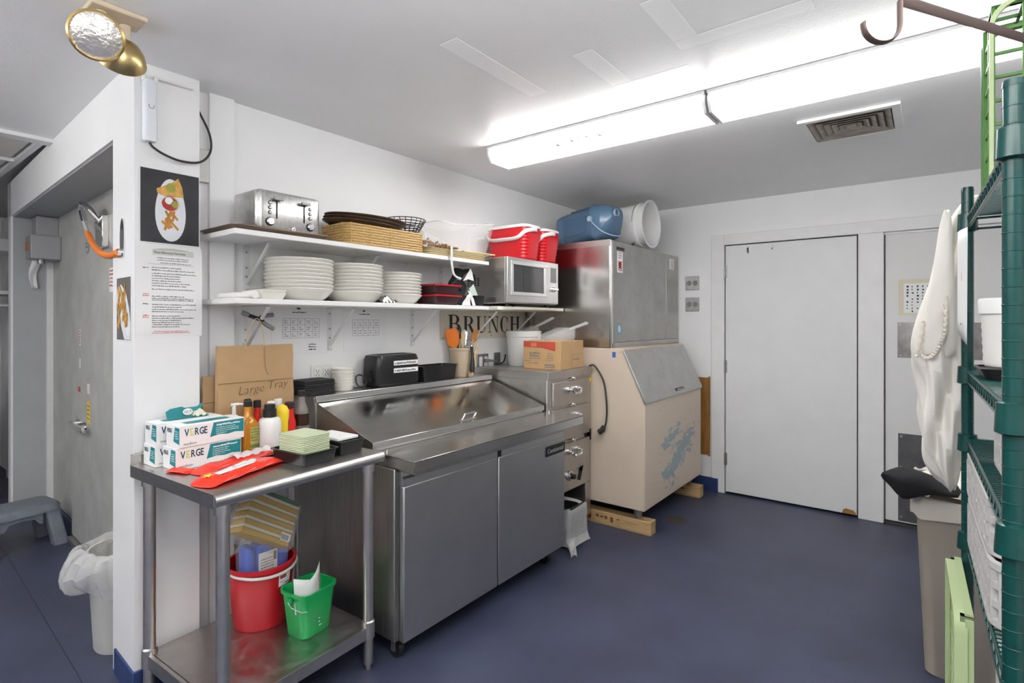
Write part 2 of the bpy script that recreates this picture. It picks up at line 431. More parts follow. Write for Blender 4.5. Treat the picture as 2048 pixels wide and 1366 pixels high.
# wood panel, white skirt, outlets on the door wall
wp = struct(MB().box(XD - .012, 1.432, .29, XD, 1.95, .93).build('trim_11', woodp, bevel=.002))
struct(MB().box(XD - .02, 1.428, .28, XD, 1.440, .94).build('trim_12', woodp, bevel=.002))
struct(MB().box(XD - .010, 1.43, .11, XD, 1.95, .28).build('trim_13', trim_m))
for z_, lab in ((1.66, 'upper grey steel outlet plate on the white wall beside the ice machine'), (1.48, 'lower grey steel outlet plate on the white wall beside the ice machine')):
    t = thing('outlet_plate', lab, 'outlet', (XD - .006, 1.577, z_ + .06), group='grey outlets beside the ice machine')
    MB().box(-.004, -.057, -.058, .006, .057, .058).build('plate', galv, t, bevel=.003)
    for s_ in (-1, 1):
        MB().prism(ell(.019, .022, 18), 0, .004, face_mx(-.004, s_ * .026, 0)).build('socket', mat('socket_grey', (.22, .22, .22), .5), t)
        q = MB(); q.box(-.0088, s_ * .026 - .008, .002, -.0078, s_ * .026 - .005, .012); q.box(-.0088, s_ * .026 + .005, .002, -.0078, s_ * .026 + .008, .012); q.build('slot', mat('slot_copper', (.25, .10, .03), .5), t)
# ================================================================ ceiling fixtures
lens_m = mat('lamp_lens', (1.0, .99, .97), .3, emit=LAMP)
house_m = mat('lamp_housing', (.55, .55, .56), .4)
def fixture(x, y, label, rz=0):
    """surface fluorescent fitting 1.2 m long along local y, wraparound lens"""
    t = thing('fluorescent_light', label, 'ceiling light', (x, y, CZ), rz, 'fluorescent ceiling lights')
    L = .60
    MB().box(-.116, -L, -.014, .116, L, 0).build('housing', house_m, t, bevel=.003)
    prof = [(-.100, -.0145), (-.104, -.030), (-.102, -.05), (-.078, -.084), (.078, -.084), (.102, -.05), (.104, -.030), (.100, -.0145)]
    m = MB(); m.loft([[(px, yy, pz) for px, pz in prof] for yy in (-L + .012, L - .012)])
    m.build('lens', lens_m, t)
    for s_ in (-1, 1):
        e = MB(); y0 = s_ * L
        e.loft([[(px * 1.03, yy, pz * 1.03) for px, pz in prof] for yy in (y0 - s_ * .0115, y0)])
        e.build('end_cap', white_p, t)
    return t
f1_ = fixture(2.405, 1.345, 'fluorescent fitting with a peeling-paint lens over the sandwich counter')
q = MB()
for y0, y1, z0, z1 in ((.02, .075, .2, .75), (.09, .16, .35, .85), (-.06, -.01, .25, .6), (-.14, -.08, .4, .8)):
    def sp(f): return (-.1022 + .024 * f, -.0505 - .034 * f)
    (xa, za), (xb, zb) = sp(z0), sp(z1)
    n_ = 5
    q.add([(xa - .0004, y0 - .004, za), (xa - .0006, (y0 + y1) / 2, za + .004), (xa - .0004, y1, za + .002), (xb - .0004, y1 - .006, zb), (xb - .0006, (y0 + y1) / 2 + .004, zb - .002), (xb - .0004, y0 + .008, zb + .003)], [(0, 1, 2, 3, 4, 5)])
stuff(q.build('paint_peel', mat('peel_tan', (.52, .42, .28), .7), f1_))
fixture(2.405, .135, 'fluorescent fitting next to the ceiling vent, ending above the wire rack')
fixture(-.55, 3.35, 'added unseen fluorescent fitting to light the passage by the walk-in cooler')  # added out of view to light the passage and cooler wall
up_m = mat('added_uplight', (1.0, .99, .97), .3, emit=LAMP * 3.3)  # stronger upward glow, added to lift the ceiling brightness
def suspended(x, y, label):  # added lamps out of view, hung only to brighten ceiling and room
    """added fill light, direct and indirect, built as a fitting hung on two rods, lens above and below"""
    t = thing('added_fill_light', label, 'ceiling light', (x, y, CZ), 0, 'added fill lights'); L = .60; D = -.42
    MB().box(-.11, -L, D - .012, .11, L, D + .012).build('housing', house_m, t, bevel=.003)
    for s_ in (-1, 1):
        MB().loft([[(px, yy, D + s_ * pz) for px, pz in ((-.09, .0125), (-.07, .035), (.07, .035), (.09, .0125))] for yy in (-L + .012, L - .012)]).build('lens', up_m if s_ > 0 else lens_m, t)
        MB().cyl((0, s_ * .4, D + .012), (0, s_ * .4, 0), .006, n=8).build('rod', white_p, t)
    return t
suspended(.35, .10, 'added unseen fill light over the middle of the kitchen')
suspended(-.90, .75, 'added unseen fill light behind the camera side of the kitchen')
suspended(-1.10, 2.60, 'added unseen fill light over the passage floor')

# ceiling vent
t = thing('ceiling_vent', 'square white louvred ceiling vent with stained core', 'vent', (3.13, .30, CZ))
vent_m = mat('vent_stain', (.50, .45, .38), .6, var=.45, vscale=14)
def sqring(m, a, b, z0, z1):
    m.loft([[(x, y, z) for x, y in ((-s, -s), (s, -s), (s, s), (-s, s))] for s, z in ((a, z0), (b, z1), (b - .006, z1), (a - .006, z0))], close=True)
m = MB(); m.loft([[(x, y, z) for x, y in ((-s, -s), (s, -s), (s, s), (-s, s))] for s, z in ((.205, 0), (.205, -.014), (.172, -.014), (.165, 0))], close=True)
m.build('frame', white_p, t, bevel=.002)
MB().box(-.17, -.17, -.0015, .17, .17, 0).build('backing', mat('vent_dark', (.10, .08, .06), .8), t)
for i in range(5):
    m = MB(); a = .166 - .030 * i; sqring(m, a, a - .018, -.0135, -.002); m.build('louvre', vent_m, t)
MB().box(-.022, -.022, -.012, .022, .022, -.008).build('core', vent_m, t)

# emergency light
t = thing('emergency_light', 'brass twin-head emergency light on a ceiling plate above the pillar', 'emergency light', (.585, 2.03, CZ))
MB().box(-.075, -.055, -.016, .075, .055, 0).build('plate', mat('ivory', (.62, .52, .40), .45), t, bevel=.005)
def head(px, py, drop, cx, cy, cz, nx, ny, nz):
    st = MB(); st.cyl((px, py, -.018), (px, py, -drop), .016, .012); st.lathe([(0, -.012), (.014, -.008), (.016, 0), (.012, .010), (0, .012)], 14, T(px, py, -drop))
    st.tube([(px, py, -drop), (px * .6 + cx * .4, py * .6 + cy * .4, -drop * .5 + cz * .5), (cx - nx * .03, cy - ny * .03, cz - nz * .03)], .008, 8)
    st.build('stem', mat('ivory', (.62, .52, .40), .45), t)
    D = T(cx, cy, cz) @ Vector((nx, ny, nz)).to_track_quat('Z', 'Y').to_matrix().to_4x4()
    hd = MB(); hd.lathe([(0, -.062), (.025, -.058), (.046, -.045), (.062, -.022), (.069, -.002), (.072, .006), (.066, .010), (.063, .003)], 32, D)
    b = hd.build('reflector', brass, t)
    MB().lathe([(.064, .004), (.05, .010), (.03, .014), (0, .016)], 32, D).build('lens', mat('glass_lens', (.75, .72, .68), .12, .7, bump=.8, bscale=90, bdist=.004), b)
head(-.040, -.012, .055, -.060, -.045, -.110, -.25, -.85, -.45)
head(.035, .025, .065, .030, .045, -.116, .10, .86, -.50)

# wireless access point and its cable
t = thing('wireless_access_point', 'slim white wireless access point with two antennas on the pillar', 'router', (.775, 2.33, 2.072))
m = MB(); m.stack([(z, [(x, y - .019) for x, y in rrect(w, .036, .012)]) for z, w in ((0, .036), (.006, .046), (.20, .046), (.225, .044), (.228, .040))])
m.build('body', mat('ap_white', (.74, .77, .82), .35), t)
for s_ in (-1, 1):
    MB().box(s_ * .019 - .006, -.030, .222, s_ * .019 + .006, -.008, .25).build('antenna_joint', white_p, t, bevel=.002)
    MB().cyl((s_ * .019, -.019, .247), (s_ * .15, -.022 - .012 * (s_ < 0), .247), .005, .0035).build('antenna', white_p, t)
lg = MB(face_my(0, -.0372, .13)); lg.tube([(-.008, .004, 0), (-.008, -.004, 0), (-.004, -.009, 0), (.004, -.009, 0), (.008, -.004, 0), (.008, .004, 0)], .0012, 5); lg.build('logo', inkgrey, t)
cb = [(.775, 2.311, 2.069), (.785, 2.308, 2.054), (.82, 2.305, 2.035), (.88, 2.303, 2.022), (.95, 2.305, 2.035), (.995, 2.32, 2.09), (1.005, 2.35, 2.17), (.99, 2.40, 2.26), (.978, 2.43, 2.32), (.976, 2.434, 2.355)]
def smooth(p, k=4):
    P = [Vector(x) for x in p]; out = []
    for i in range(len(P) - 1):
        a = P[max(i - 1, 0)]; b = P[i]; c = P[i + 1]; d = P[min(i + 2, len(P) - 1)]
        for j in range(k):
            u = j / k
            out.append(.5 * ((2 * b) + (c - a) * u + (2 * a - 5 * b + 4 * c - d) * u * u + (3 * b - a - 3 * c + d) * u ** 3))
    out.append(P[-1]); return out
tag(MB().tube(smooth(cb), .0045, 8).build('network_cable', wire_m), 'thin black cable looping from the access point to the ceiling', 'cable')

# ---------------------------------------------------------------- posters on the pillar
dark_m = mat('poster_slate', (.030, .031, .035), .5, var=.5, vscale=14)
def poster(name, label, cx, cz, w, h, M0):
    t = thing(name, label, 'poster', (0, 0, 0)); t.matrix_world = M0
    MB().box(-w / 2, -h / 2, 0, w / 2, h / 2, .001).build('sheet', white_b, t)
    return t
def blob(cx, cy, rx, ry, z, n=22, jit=.08, th=.0003):
    m = MB(); m.prism([(cx + x * (1 + random.uniform(-jit, jit)), cy + y * (1 + random.uniform(-jit, jit))) for x, y in ell(rx, ry, n)], z, z + th); return m
gold = mat('food_gold', (.70, .40, .10), .6, var=.4, vscale=60)
fry = mat('food_fry', (.55, .25, .04), .6, var=.4, vscale=60)
salsa = mat('food_salsa', (.40, .03, .02), .5, var=.3, vscale=60)
guac = mat('food_guac', (.35, .36, .05), .5, var=.3, vscale=60)
plate_w = mat('print_plate', (.72, .74, .78), .5)
M0 = face_my(.852, 2.3285, 1.838) @ Matrix.Diagonal((1.02, 1.12, 1, 1))
t = poster('food_poster', 'food photo print of nachos and fries on a long white plate on dark slate', 0, 0, .206, .256, M0)
MB().box(-.1, -.124, .001, .1, .124, .0012).build('background', dark_m, t)
MB().prism([(x * (1 - .12 * y / .105) , y - .008) for x, y in [(x, y) for x, y in ell(.052, .108, 36)]], .0012, .0015).build('plate', plate_w, t)
MB().prism([(-.045, .045), (-.02, .038), (.045, .042), (.04, .075), (.026, .107), (.0, .085), (-.048, .06)], .0015, .0018).build('nachos', gold, t)
blob(.0, .07, .016, .016, .0018).build('topping', guac, t)
blob(.0, .015, .032, .027, .0015, jit=.01).build('bowl', mat('print_bowl', (.6, .55, .5), .5), t)
blob(-.002, .014, .028, .024, .0018, jit=.02).build('salsa', salsa, t)
blob(-.006, .024, .014, .012, .0021, jit=.03).build('cream', white_b, t); blob(.014, .014, .012, .012, .0021).build('guacamole', guac, t)
for i in range(12):
    a = random.uniform(-.9, .9); m = MB(T(random.uniform(-.024, .026), random.uniform(-.062, -.026), .0016 + .0001 * i) @ Rz(a + PI / 2)); m.box(-.018, -.004, 0, .018, .004, .0001); m.build('fries', fry, t)
# menu
t = poster('menu_sheet', 'printed white menu sheet with a title banner under the nachos print', 0, 0, .232, .335, face_my(.850, 2.3290, 1.515) @ Matrix.Diagonal((1, 1.04, 1, 1)))
MB().box(-.06, .132, .001, .085, .152, .0014).build('banner', mat('banner_grey', (.60, .61, .58), .6), t)
MB().prism([(-.058, .152), (-.03, .157), (.01, .16), (.05, .157), (.083, .152)], .001, .0014).build('banner_arch', mat('banner_green', (.45, .50, .42), .6), t)
text('Vivas Barrossa Favorites', .0125, ink, t, T(-.056, .138, .0016), sx=.9)
q = MB(T(0, 0, .0008))
for i, y in enumerate((.12, .112, .102)): scribble(q, -.045 + .01 * (i == 2), y, .11, .004)
q.box(-.075, .0975, 0.0003, .085, .0985, .0006)
for y in [.084, .074, .062, .053, .044, .035, .026, .017, .004, -.028 + .006, -.022 + -.008, -.036, -.052, -.061, -.070, -.078, -.094, -.102, -.110, -.118, -.126, -.134]:
    scribble(q, -.062, y, random.uniform(.09, .16), .0042)
stuff(q.build('print', inkgrey, t))
q = MB(T(0, 0, .0008)); [scribble(q, -.092, y, .02, .004) for y in (-.014, -.020, -.092, -.098)]; scribble(q, -.055, -.150, .12, .003); scribble(q, -.06, -.156, .13, .003)
q.build('red_print', redink, t)
q = MB(T(0, 0, .0008)); [scribble(q, -.092, y, .018, .004) for y in (.082, -.05)]; q.build('heading', ink, t)
# side photo on the pillar flank
t = poster('food_photo', 'narrow food photo print of fries on the side of the white pillar', 0, 0, .10, .26, LW @ T(-.0005, .120, 1.447) @ Rz(-PI / 2) @ Rx(PI / 2))
MB().box(-.088, -.120, .001, .088, .120, .0012).build('background', mat('poster_taupe', (.12, .11, .10), .5), t)
for c_ in list(t.children):
    if c_.name.startswith('sheet'): c_.scale = (1.9, 1, 1)
MB().prism([(-.08, .08), (-.03, .095), (.03, .06), (.07, 0), (.085, -.06), (.085, -.118), (.01, -.118), (-.05, -.04), (-.085, .03)], .0012, .0015).build('plate', plate_w, t)
for i in range(34):
    m = MB(T(random.uniform(-.065, .045), random.uniform(-.055, .075), .0016 + .0001 * i) @ Rz(random.uniform(.6, 2.6))); m.box(-.024, -.006, 0, .024, .006, .0001); m.build('fries', gold if i % 3 else fry, t)
blob(.055, -.085, .02, .02, .0016).build('dip', white_b, t)

# ---------------------------------------------------------------- things in the passage at the far left
st = thing('step_stool', 'grey moulded plastic step stool standing before the cooler door', 'stool', (.76, 4.44, 0), math.radians(8))
m = MB(); m.stack([(z, rrect(w, d, .05)) for z, w, d in ((.215, .40, .27), (.245, .395, .265), (.262, .375, .245), (.266, .33, .20))]); m.build('top', greystool, st)
for sx in (-1, 1):
    for sy in (-1, 1):
        m = MB(); m.stack([(z, [(x + sx * ox, y + sy * oy) for x, y in rrect(.075, .07, .015, 3)]) for z, ox, oy in ((0, .185, .125), (.22, .150, .092))])
        m.build('leg', greystool, st)
    MB().prism([(-.10, .215), (.10, .215), (.10, .15), (.085, .15), (.06, .185), (0, .195), (-.06, .185), (-.085, .15), (-.10, .15)], -.006, .006, T(0, sx * .118, 0) @ Rx(PI / 2)).build('apron', greystool, st)
tc = thing('waste_bin', 'round white waste bin with a clear liner behind the pillar', 'waste bin', (.840, 2.79, 0))
m = MB(); m.lathe([(0, 0), (.105, 0), (.11, .01), (.13, .40), (.137, .41), (.137, .42), (.126, .42), (.105, .02), (0, .015)], 32); m.build('body', mat('bin_white', (.66, .65, .62), .45, var=.05, vscale=9), tc)
def lrow(r, z, k, n=64, sd=0):
    return [((r + k * math.sin(3 * a + sd) + k * .8 * math.sin(19 * a + .4 * sd)) * math.cos(a), (r + k * math.sin(3 * a + sd) + k * .8 * math.sin(19 * a + .4 * sd)) * math.sin(a), z + k * 1.2 * math.sin(4 * a + sd) + k * .4 * math.sin(15 * a)) for a in [2 * PI * i / n for i in range(n)]]
m = MB(); m.loft([lrow(.10, .20, .004), lrow(.115, .34, .004, sd=1), lrow(.128, .43, .004), lrow(.150, .445, .006, sd=2), lrow(.188, .43, .012, sd=3), lrow(.212, .37, .018, sd=4), lrow(.200, .31, .020, sd=5), lrow(.168, .27, .014, sd=6), lrow(.150, .262, .008, sd=7)], False, None, False)
m.build('liner', liner_m, tc, sub=1)
# shelves with jars glimpsed in the far passage
sh = thing('pantry_shelf', 'white wall shelves with jars glimpsed past the cooler doorway', 'shelf', (.85, 6.3, 0))
for z_, th in ((1.98, .10), (1.62, .03), (1.52, .02)):
    MB().box(-.5, -.25, z_, .26, .25, z_ + th).build('board', trim_m, sh, bevel=.003)
MB().box(.22, -.25, 0, .26, .25, 2.2).build('side', trim_m, sh)
jr = thing('pickle_jar', 'glass jar of yellow pickles on the far pantry shelf', 'jar', (.87, 6.15, 1.65))
MB().lathe([(0, 0), (.07, 0), (.075, .01), (.075, .16), (.055, .185), (.055, .195), (0, .195)], 20).build('jar_body', mat('pickle', (.45, .36, .06), .3, var=.5, vscale=30), jr)
MB().lathe([(0, .195), (.06, .195), (.06, .215), (0, .215)], 20).build('lid', mat('rust_lid', (.30, .10, .04), .5), jr)
ct = thing('steel_cabinet', 'stainless cabinet edge glimpsed at the end of the passage', 'cabinet', (.62, 5.9, 0))
MB().box(-.3, -.2, .06, .24, .25, .92).build('body', steel_w, ct, bevel=.01)
MB().box(-.32, -.22, .92, .25, .27, .95).build('top', steel, ct, bevel=.005)
# ================================================================ stainless work table
TZ = .87
wt = thing('work_table', 'stainless steel work table with undershelf in front of the pillar', 'table', (1.066, 2.030, 0), math.radians(3))
hx, hy = .335, .305
m = MB()
prof = [(-hy + .012, TZ), (-hy + .003, TZ - .004), (-hy - .004, TZ - .014), (-hy - .004, TZ - .026), (-hy + .003, TZ - .037), (-hy + .018, TZ - .040), (-hy + .018, TZ - .034), (-hy + .006, TZ - .030)]
rings = []
for x in (-hx, hx):
    rings.append([(x, y, z) for y, z in ([(hy, TZ)] + prof[:6] + [(-hy + .018, TZ - .006), (hy, TZ - .004)])])
m.loft(rings)
top = m.build('table_top', steel, wt)
for xs in (-hx - .001, hx - .003): MB().box(xs, -hy + .01, TZ - .042, xs + .004, hy, TZ + .001).build('side_apron', steel, top)
m = MB(); m.box(-hx, hy - .004, TZ - .04, hx, hy, TZ + .04); m.box(-hx, hy - .014, TZ + .036, hx, hy, TZ + .04); m.build('backsplash', steel, top, bevel=.001)
for sx in (-1, 1):
    for sy in (-1, 1):
        x, y = sx * (hx - .045), sy * (hy - .045)
        lg = MB(); lg.cyl((x, y, .07), (x, y, TZ - .036), .0205, n=20); lg.cyl((x, y, TZ - .075), (x, y, TZ - .036), .026, n=20)
        l_ = lg.build('leg', tube_m, wt)
        f_ = MB(); f_.lathe([(0, 0), (.010, .0), (.012, .018), (.012, .022), (.021, .026), (.0205, .09)], 18, T(x, y, 0)); f_.build('foot', tube_m, l_)
        k_ = MB(); k_.lathe([(.0205, .125), (.026, .13), (.026, .195), (.0205, .20)], 18, T(x, y, 0)); k_.build('collar', tube_m, l_)
m = MB(); m.box(-hx + .045, -hy + .045, .172, hx - .045, hy - .045, .176)
for a in ((-hx + .03, -hy + .03, hx - .03, -hy + .034), (-hx + .03, hy - .034, hx - .03, hy - .03), (-hx + .03, -hy + .03, -hx + .034, hy - .03), (hx - .034, -hy + .03, hx - .03, hy - .03)): m.box(a[0], a[1], .13, a[2], a[3], .176)
m.box(-hx + .03, -hy + .03, .172, hx - .03, -hy + .05, .176); m.box(-hx + .03, hy - .05, .172, hx - .03, hy - .03, .176); m.box(-hx + .03, -hy + .03, .172, -hx + .05, hy - .03, .176); m.box(hx - .05, -hy + .03, .172, hx - .03, hy - .03, .176)
m.build('undershelf', steel_w, wt, bevel=.0012)
SZ = .1765
# ---- under the table
bk = thing('red_bucket', 'round red plastic bucket with a label on the undershelf', 'bucket', (1.125, 2.165, SZ))
m = MB(); m.lathe([(0, 0), (.095, 0), (.102, .008), (.128, .235), (.136, .237), (.137, .252), (.124, .252), (.098, .012), (0, .01)], 36); m.build('body', red_p, bk)
lb = MB(); A0 = -1.62
for i in range(6):
    pass
def arc_label(r0, r1, z0, z1, a0, a1, n=6):
    vs = []; fs = []
    for i in range(n + 1):
        a = a0 + (a1 - a0) * i / n
        vs += [(r0 * math.cos(a), r0 * math.sin(a), z0), (r1 * math.cos(a), r1 * math.sin(a), z1)]
    for i in range(n): fs.append((2 * i, 2 * i + 2, 2 * i + 3, 2 * i + 1))
    return vs, fs
lab = MB().add(*arc_label(.1215, .1262, .165, .212, -1.50, -1.02)).build('label', white_b, bk)
MB().add(*arc_label(.1248, .1263, .195, .210, -1.46, -1.22)).build('label_picture', mat('label_red', (.35, .05, .05), .5), bk)
q = MB().add(*arc_label(.1218, .1226, .169, .175, -1.25, -1.06)); q.add(*arc_label(.1225, .1235, .178, .184, -1.46, -1.3)); q.build('barcode', ink, bk)
m = MB(); m.tube([(.134 * math.cos(a), .134 * math.sin(a), .24 + .018 * math.sin(a * 1)) for a in [PI + PI * i / 18 for i in range(19)]], .006, 8); m.build('handle', mat('handle_clear', (.70, .68, .66), .35), bk)
pk = thing('sponge_pack', 'blue sponge pack in clear film standing in the red bucket', 'sponge pack', (1.125, 2.150, SZ + .165))
m = MB(); 
for dx, w in ((-.066, .04), (-.008, .07), (.064, .062)):
    m.stack([(z, [(x + dx, y) for x, y in rrect(w * s, .075 * s, .018)]) for z, s in ((0, .9), (.01, 1), (.145, 1), (.16, .85))])
m.build('sponges', blue_p, pk, bevel=.004)
MB(T(-.005, -.0385, 0)).box(-.032, -.002, .02, .045, 0, .13).build('label', white_b, pk)
q = MB(face_my(-.034, -.041, .028)); [scribble(q, .004, .006 + .011 * i, .055, .005) for i in range(7)]; q.box(.058, .06, 0, .07, .095, .0004); q.build('print', inkgrey, pk)
m = MB(); m.stack([(z, rrect(w, d, .03, 4)) for z, w, d in ((.0, .185, .082), (.08, .195, .09), (.15, .20, .09), (.178, .18, .05), (.19, .15, .012))]); m.build('film', mat('clear_film_thin', (.9, .9, .9), .12, alpha=.14), pk)
ms = T(1.118, 2.120, SZ + .415) @ Ry(math.radians(33)) @ Rx(math.radians(-20))
pk2 = thing('scouring_pad_pack', 'yellow and white striped scouring pads in film lying over the blue sponges', 'sponge pack'); pk2.matrix_world = ms
ysp = mat('sponge_yellow', (.52, .33, .04), .8, bump=.4, bscale=120)
wsp = mat('sponge_cream', (.70, .66, .52), .8)
gsp = mat('sponge_green', (.02, .14, .03), .9, bump=.5, bscale=90)
for i in range(5):
    z0 = -.075 + i * .032
    MB().prism([(-.115, z0), (.115, z0), (.115, z0 + .022), (-.115, z0 + .022)], -.04, .04, Rx(PI / 2)).build('sponge', ysp, pk2, bevel=.005)
    MB().prism([(-.113, z0 + .0215), (.113, z0 + .0215), (.113, z0 + .0325), (-.113, z0 + .0325)], -.043, .043, Rx(PI / 2)).build('cream_layer', wsp, pk2, bevel=.003)
MB().prism([(-.11, .0855), (.11, .0855), (.115, .10), (.04, .106), (-.05, .10), (-.11, .098)], -.04, .04, Rx(PI / 2)).build('scourer', gsp, pk2, bevel=.003)
MB(face_my(.06, -.046, -.06)).box(0, 0, 0, .045, .03, .001).build('label', white_b, pk2)
q = MB(face_my(.062, -.0472, -.056)); [q.box(.003 * i, 0, 0, .003 * i + .0015, .02, .0003) for i in range(12)]; q.build('barcode', ink, pk2)
m = MB(); m.stack([(y, [(x, z) for x, z in rrect(w, h, .03, 4)]) for y, w, h in ((-.049, .20, .15), (-.047, .245, .20), (.045, .245, .20), (.05, .2, .15))], Rx(-PI / 2) @ T(0, 0, 0)); m.build('film', mat('clear_film_thin', (.9, .9, .9), .12, alpha=.14), pk2)
gp = thing('green_pail', 'small green square pail with volume marks on the undershelf', 'pail', (1.205, 1.945, SZ), math.radians(8))
m = MB(); m.stack([(z, rrect(w, d, r, 6)) for z, w, d, r in ((0, .125, .105, .028), (.006, .135, .115, .03), (.165, .163, .143, .034), (.168, .178, .158, .04), (.180, .180, .160, .04), (.180, .166, .146, .036), (.01, .128, .108, .028))]); m.build('body', green_p, gp)
for s_ in (-1, 1):
    MB().cyl((s_ * .086, -.0, .150), (s_ * .096, -.0, .150), .013).build('handle_boss', green_p, gp)
m = MB(); m.tube([(-.097, 0, .150), (-.097, -.02, .135), (-.092, -.07, .128), (-.08, -.088, .130)], .002, 6); m.build('handle', tube_m, gp)
wm_ = MB(face_my(0, -.0655, .03) @ Rx(-.085)); 
for i in range(9): wm_.box(-.006, .008 + i * .013, 0.0005, -.006 + (.012 if i % 3 == 0 else .006), .0105 + i * .013, .0011)
scribble(wm_, .026, .11, .02, .005, .0005); scribble(wm_, .022, .10, .026, .005, .0005)
wm_.build('volume_marks', white_b, gp)
pf = tag(MB().grid(lambda a, b: (-.072 + .144 * a, .01 - .035 * math.cos((a - .4) * 3.2) + .01 * b, .085 + .115 * b + .05 * abs(a - .4) * b), 10, 4).build('folded_leaflet', white_b, thick=.001), 'white folded leaflet tucked in the green pail', 'leaflet')
pf.location = (1.200, 1.925, SZ + .015); pf.rotation_euler = (0, 0, .14)
q = MB().grid(lambda a, b: (-.072 + .144 * (.82 + .1 * a), .01 - .035 * math.cos(((.82 + .1 * a) - .4) * 3.2) + .01 * (.3 + .5 * b) - .0012, .085 + .115 * (.3 + .5 * b) + .05 * (.82 + .1 * a - .4) * (.3 + .5 * b)), 4, 4); q.build('print', mat('pink_print', (.75, .35, .33), .7), pf)

# ---- glove boxes
def glovebox(x, y, z, rz, label):
    t = thing('glove_box', label, 'box', (x, y, z), rz, 'glove boxes on the work table')
    w, d, h_ = .235, .10, .078
    MB().box(-w / 2, -d / 2, 0, w / 2, d / 2, h_).build('carton', white_b, t, bevel=.0015)
    F_ = face_my(-w / 2, -d / 2 - .0003, 0)
    MB(F_).prism([(.105, .022), (.14, .028), (.17, .024), (.20, .028), (.232, .024), (.233, .074), (.118, .074)], 0, .0004).build('teal_panel', teal, t)
    for ch, px, mm in (('V', .016, navy), ('E', .034, lime), ('R', .050, navy), ('G', .066, navy), ('E', .083, navy)):
        text(ch, .036, mm, t, F_ @ T(px, .040, .0003), 'letter', .0003, sx=.68, bold=.0006)
    text('medium', .014, inkgrey, t, F_ @ T(.012, .008, .0003), 'size_word', .0003)
    q = MB(F_ @ T(0, 0, .0003)); scribble(q, .128, .060, .09, .007, .0002, .12)
    for i in range(4): scribble(q, .126, .052 - .007 * i, random.uniform(.04, .09), .0028, .0002)
    q.build('panel_print', mat('pale_teal', (.62, .75, .76), .5), t)
    E_ = face_mx(-w / 2 - .0003, d / 2, 0)
    MB(E_).prism([(.055, .02), (.098, .012), (.098, .070), (.066, .072)], 0, .0004).build('teal_end', teal, t)
    text('VERGE', .022, navy, t, E_ @ T(.008, .050, .0003), 'end_word', .0003, sx=.55)
    q = MB(E_ @ T(0, 0, .0003)); [scribble(q, .068, .055 - .008 * i, .024, .004, .0002) for i in range(4)]; q.build('end_print', mat('pale_teal', (.62, .75, .76), .5), t)
    MB().prism([(-.08, -.018), (-.06, -.026), (.06, -.026), (.08, -.018), (.08, .018), (.06, .026), (-.06, .026), (-.08, .018)], h_, h_ + .0005).build('top_panel', teal, t)
    return t
glovebox(.898, 2.152, TZ + .001, math.radians(3), 'lower front white and teal glove box, under another box')
g2 = glovebox(.908, 2.149, TZ + .0795, math.radians(4), 'upper front white and teal glove box stacked on another')
glovebox(.872, 2.259, TZ + .001, math.radians(2), 'lower rear glove box against the pillar behind the front stack')
g4 = glovebox(.878, 2.262, TZ + .0795, math.radians(2), 'upper rear glove box with its torn teal lid standing open')
lm = MB(); lm.prism([(-.065, 0), (.055, 0), (.06, .02), (.07, .05), (.045, .034), (.0, .034), (-.01, .040), (-.05, .036), (-.068, .026)], -.0006, .0006, T(.01, .02, .080) @ Rx(PI / 2 - .25))
lm.build('torn_lid', teal, g4)
bd = MB(); bd.prism(ell(.018, .013, 20), 0, .001, T(.018, .0155, .080) @ Rx(PI / 2 - .25) @ T(0, .018, .0008)); bd.build('lid_badge', white_b, g4)
text('GCT', .014, ink, g4, T(.018, .0155, .080) @ Rx(PI / 2 - .25) @ T(0, .013, .0022), 'badge_letters', .0003, align='CENTER')
gl = MB(); gl.grid(lambda a, b: (.03 + .06 * a, .0 + .045 * b, .0805 + .022 * math.sin(PI * a) * math.sin(PI * b) + .004 * math.sin(17 * a + 9 * b)), 10, 8); gl.build('glove_tuft', mat('glove_latex', (.72, .70, .55), .6), g4)

# ---- red cutlery packs
redfilm = mat('red_film', (.72, .035, .018), .16, bump=.5, bscale=26, bdist=.006)
def redpack(x, y, rz, L, Wd, hgt, label, detail=True):
    t = thing('red_packet', label, 'packet', (x, y, TZ + .0015), rz, 'red cutlery packets')
    rings = []
    for i in range(19):
        a = i / 18; u = -L / 2 + L * a
        s = min(1, math.sin(PI * min(max(a * 1.0, .0), 1)) * 2.6) ; s = max(s, .06)
        w = Wd * (.80 + .20 * min(s, 1)) * (1 + .04 * math.sin(9 * a))
        rings.append([(u, w / 2 * math.cos(b), .001 + hgt * s * (.5 + .5 * math.sin(b)) * (1 + .15 * math.sin(23 * a + 3 * b))) for b in [2 * PI * j / 16 for j in range(16)]])
    MB().loft(rings).build('film', redfilm, t, sub=1)
    if detail:
        MB().prism([(-.115, -.022), (.04, -.022), (.06, -.012), (.06, .016), (.04, .024), (-.115, .002)], hgt * 1.02, hgt * 1.02 + .002).build('white_panel', white_b, t)
        MB().tube([(-.10, -.008, hgt + .003), (0, -.004, hgt + .004), (.06, .002, hgt + .004)], [.006, .006, .014], 8, flat=(1, .3)).build('cutlery', mat('cutlery_clear', (.75, .75, .76), .2), t)
        s5 = [(.018 * (1 if i % 2 == 0 else .42) * math.cos(PI / 2 + PI * i / 5), .018 * (1 if i % 2 == 0 else .42) * math.sin(PI / 2 + PI * i / 5)) for i in range(10)]
        MB().prism(s5, 0, .0015, T(-.135, .006, hgt * .98) @ Ry(-.1)).build('star', yellow_p, t)
    elif detail is False:
        MB().grid(lambda a, b: (-.02 + .16 * a, -.025 + .05 * b, hgt * 1.0 + .012 * math.sin(PI * b) + .004 * math.sin(20 * a)), 12, 5).build('clear_wrap', mat('wrap_white', (.85, .82, .82), .2, alpha=.75), t)
    return t
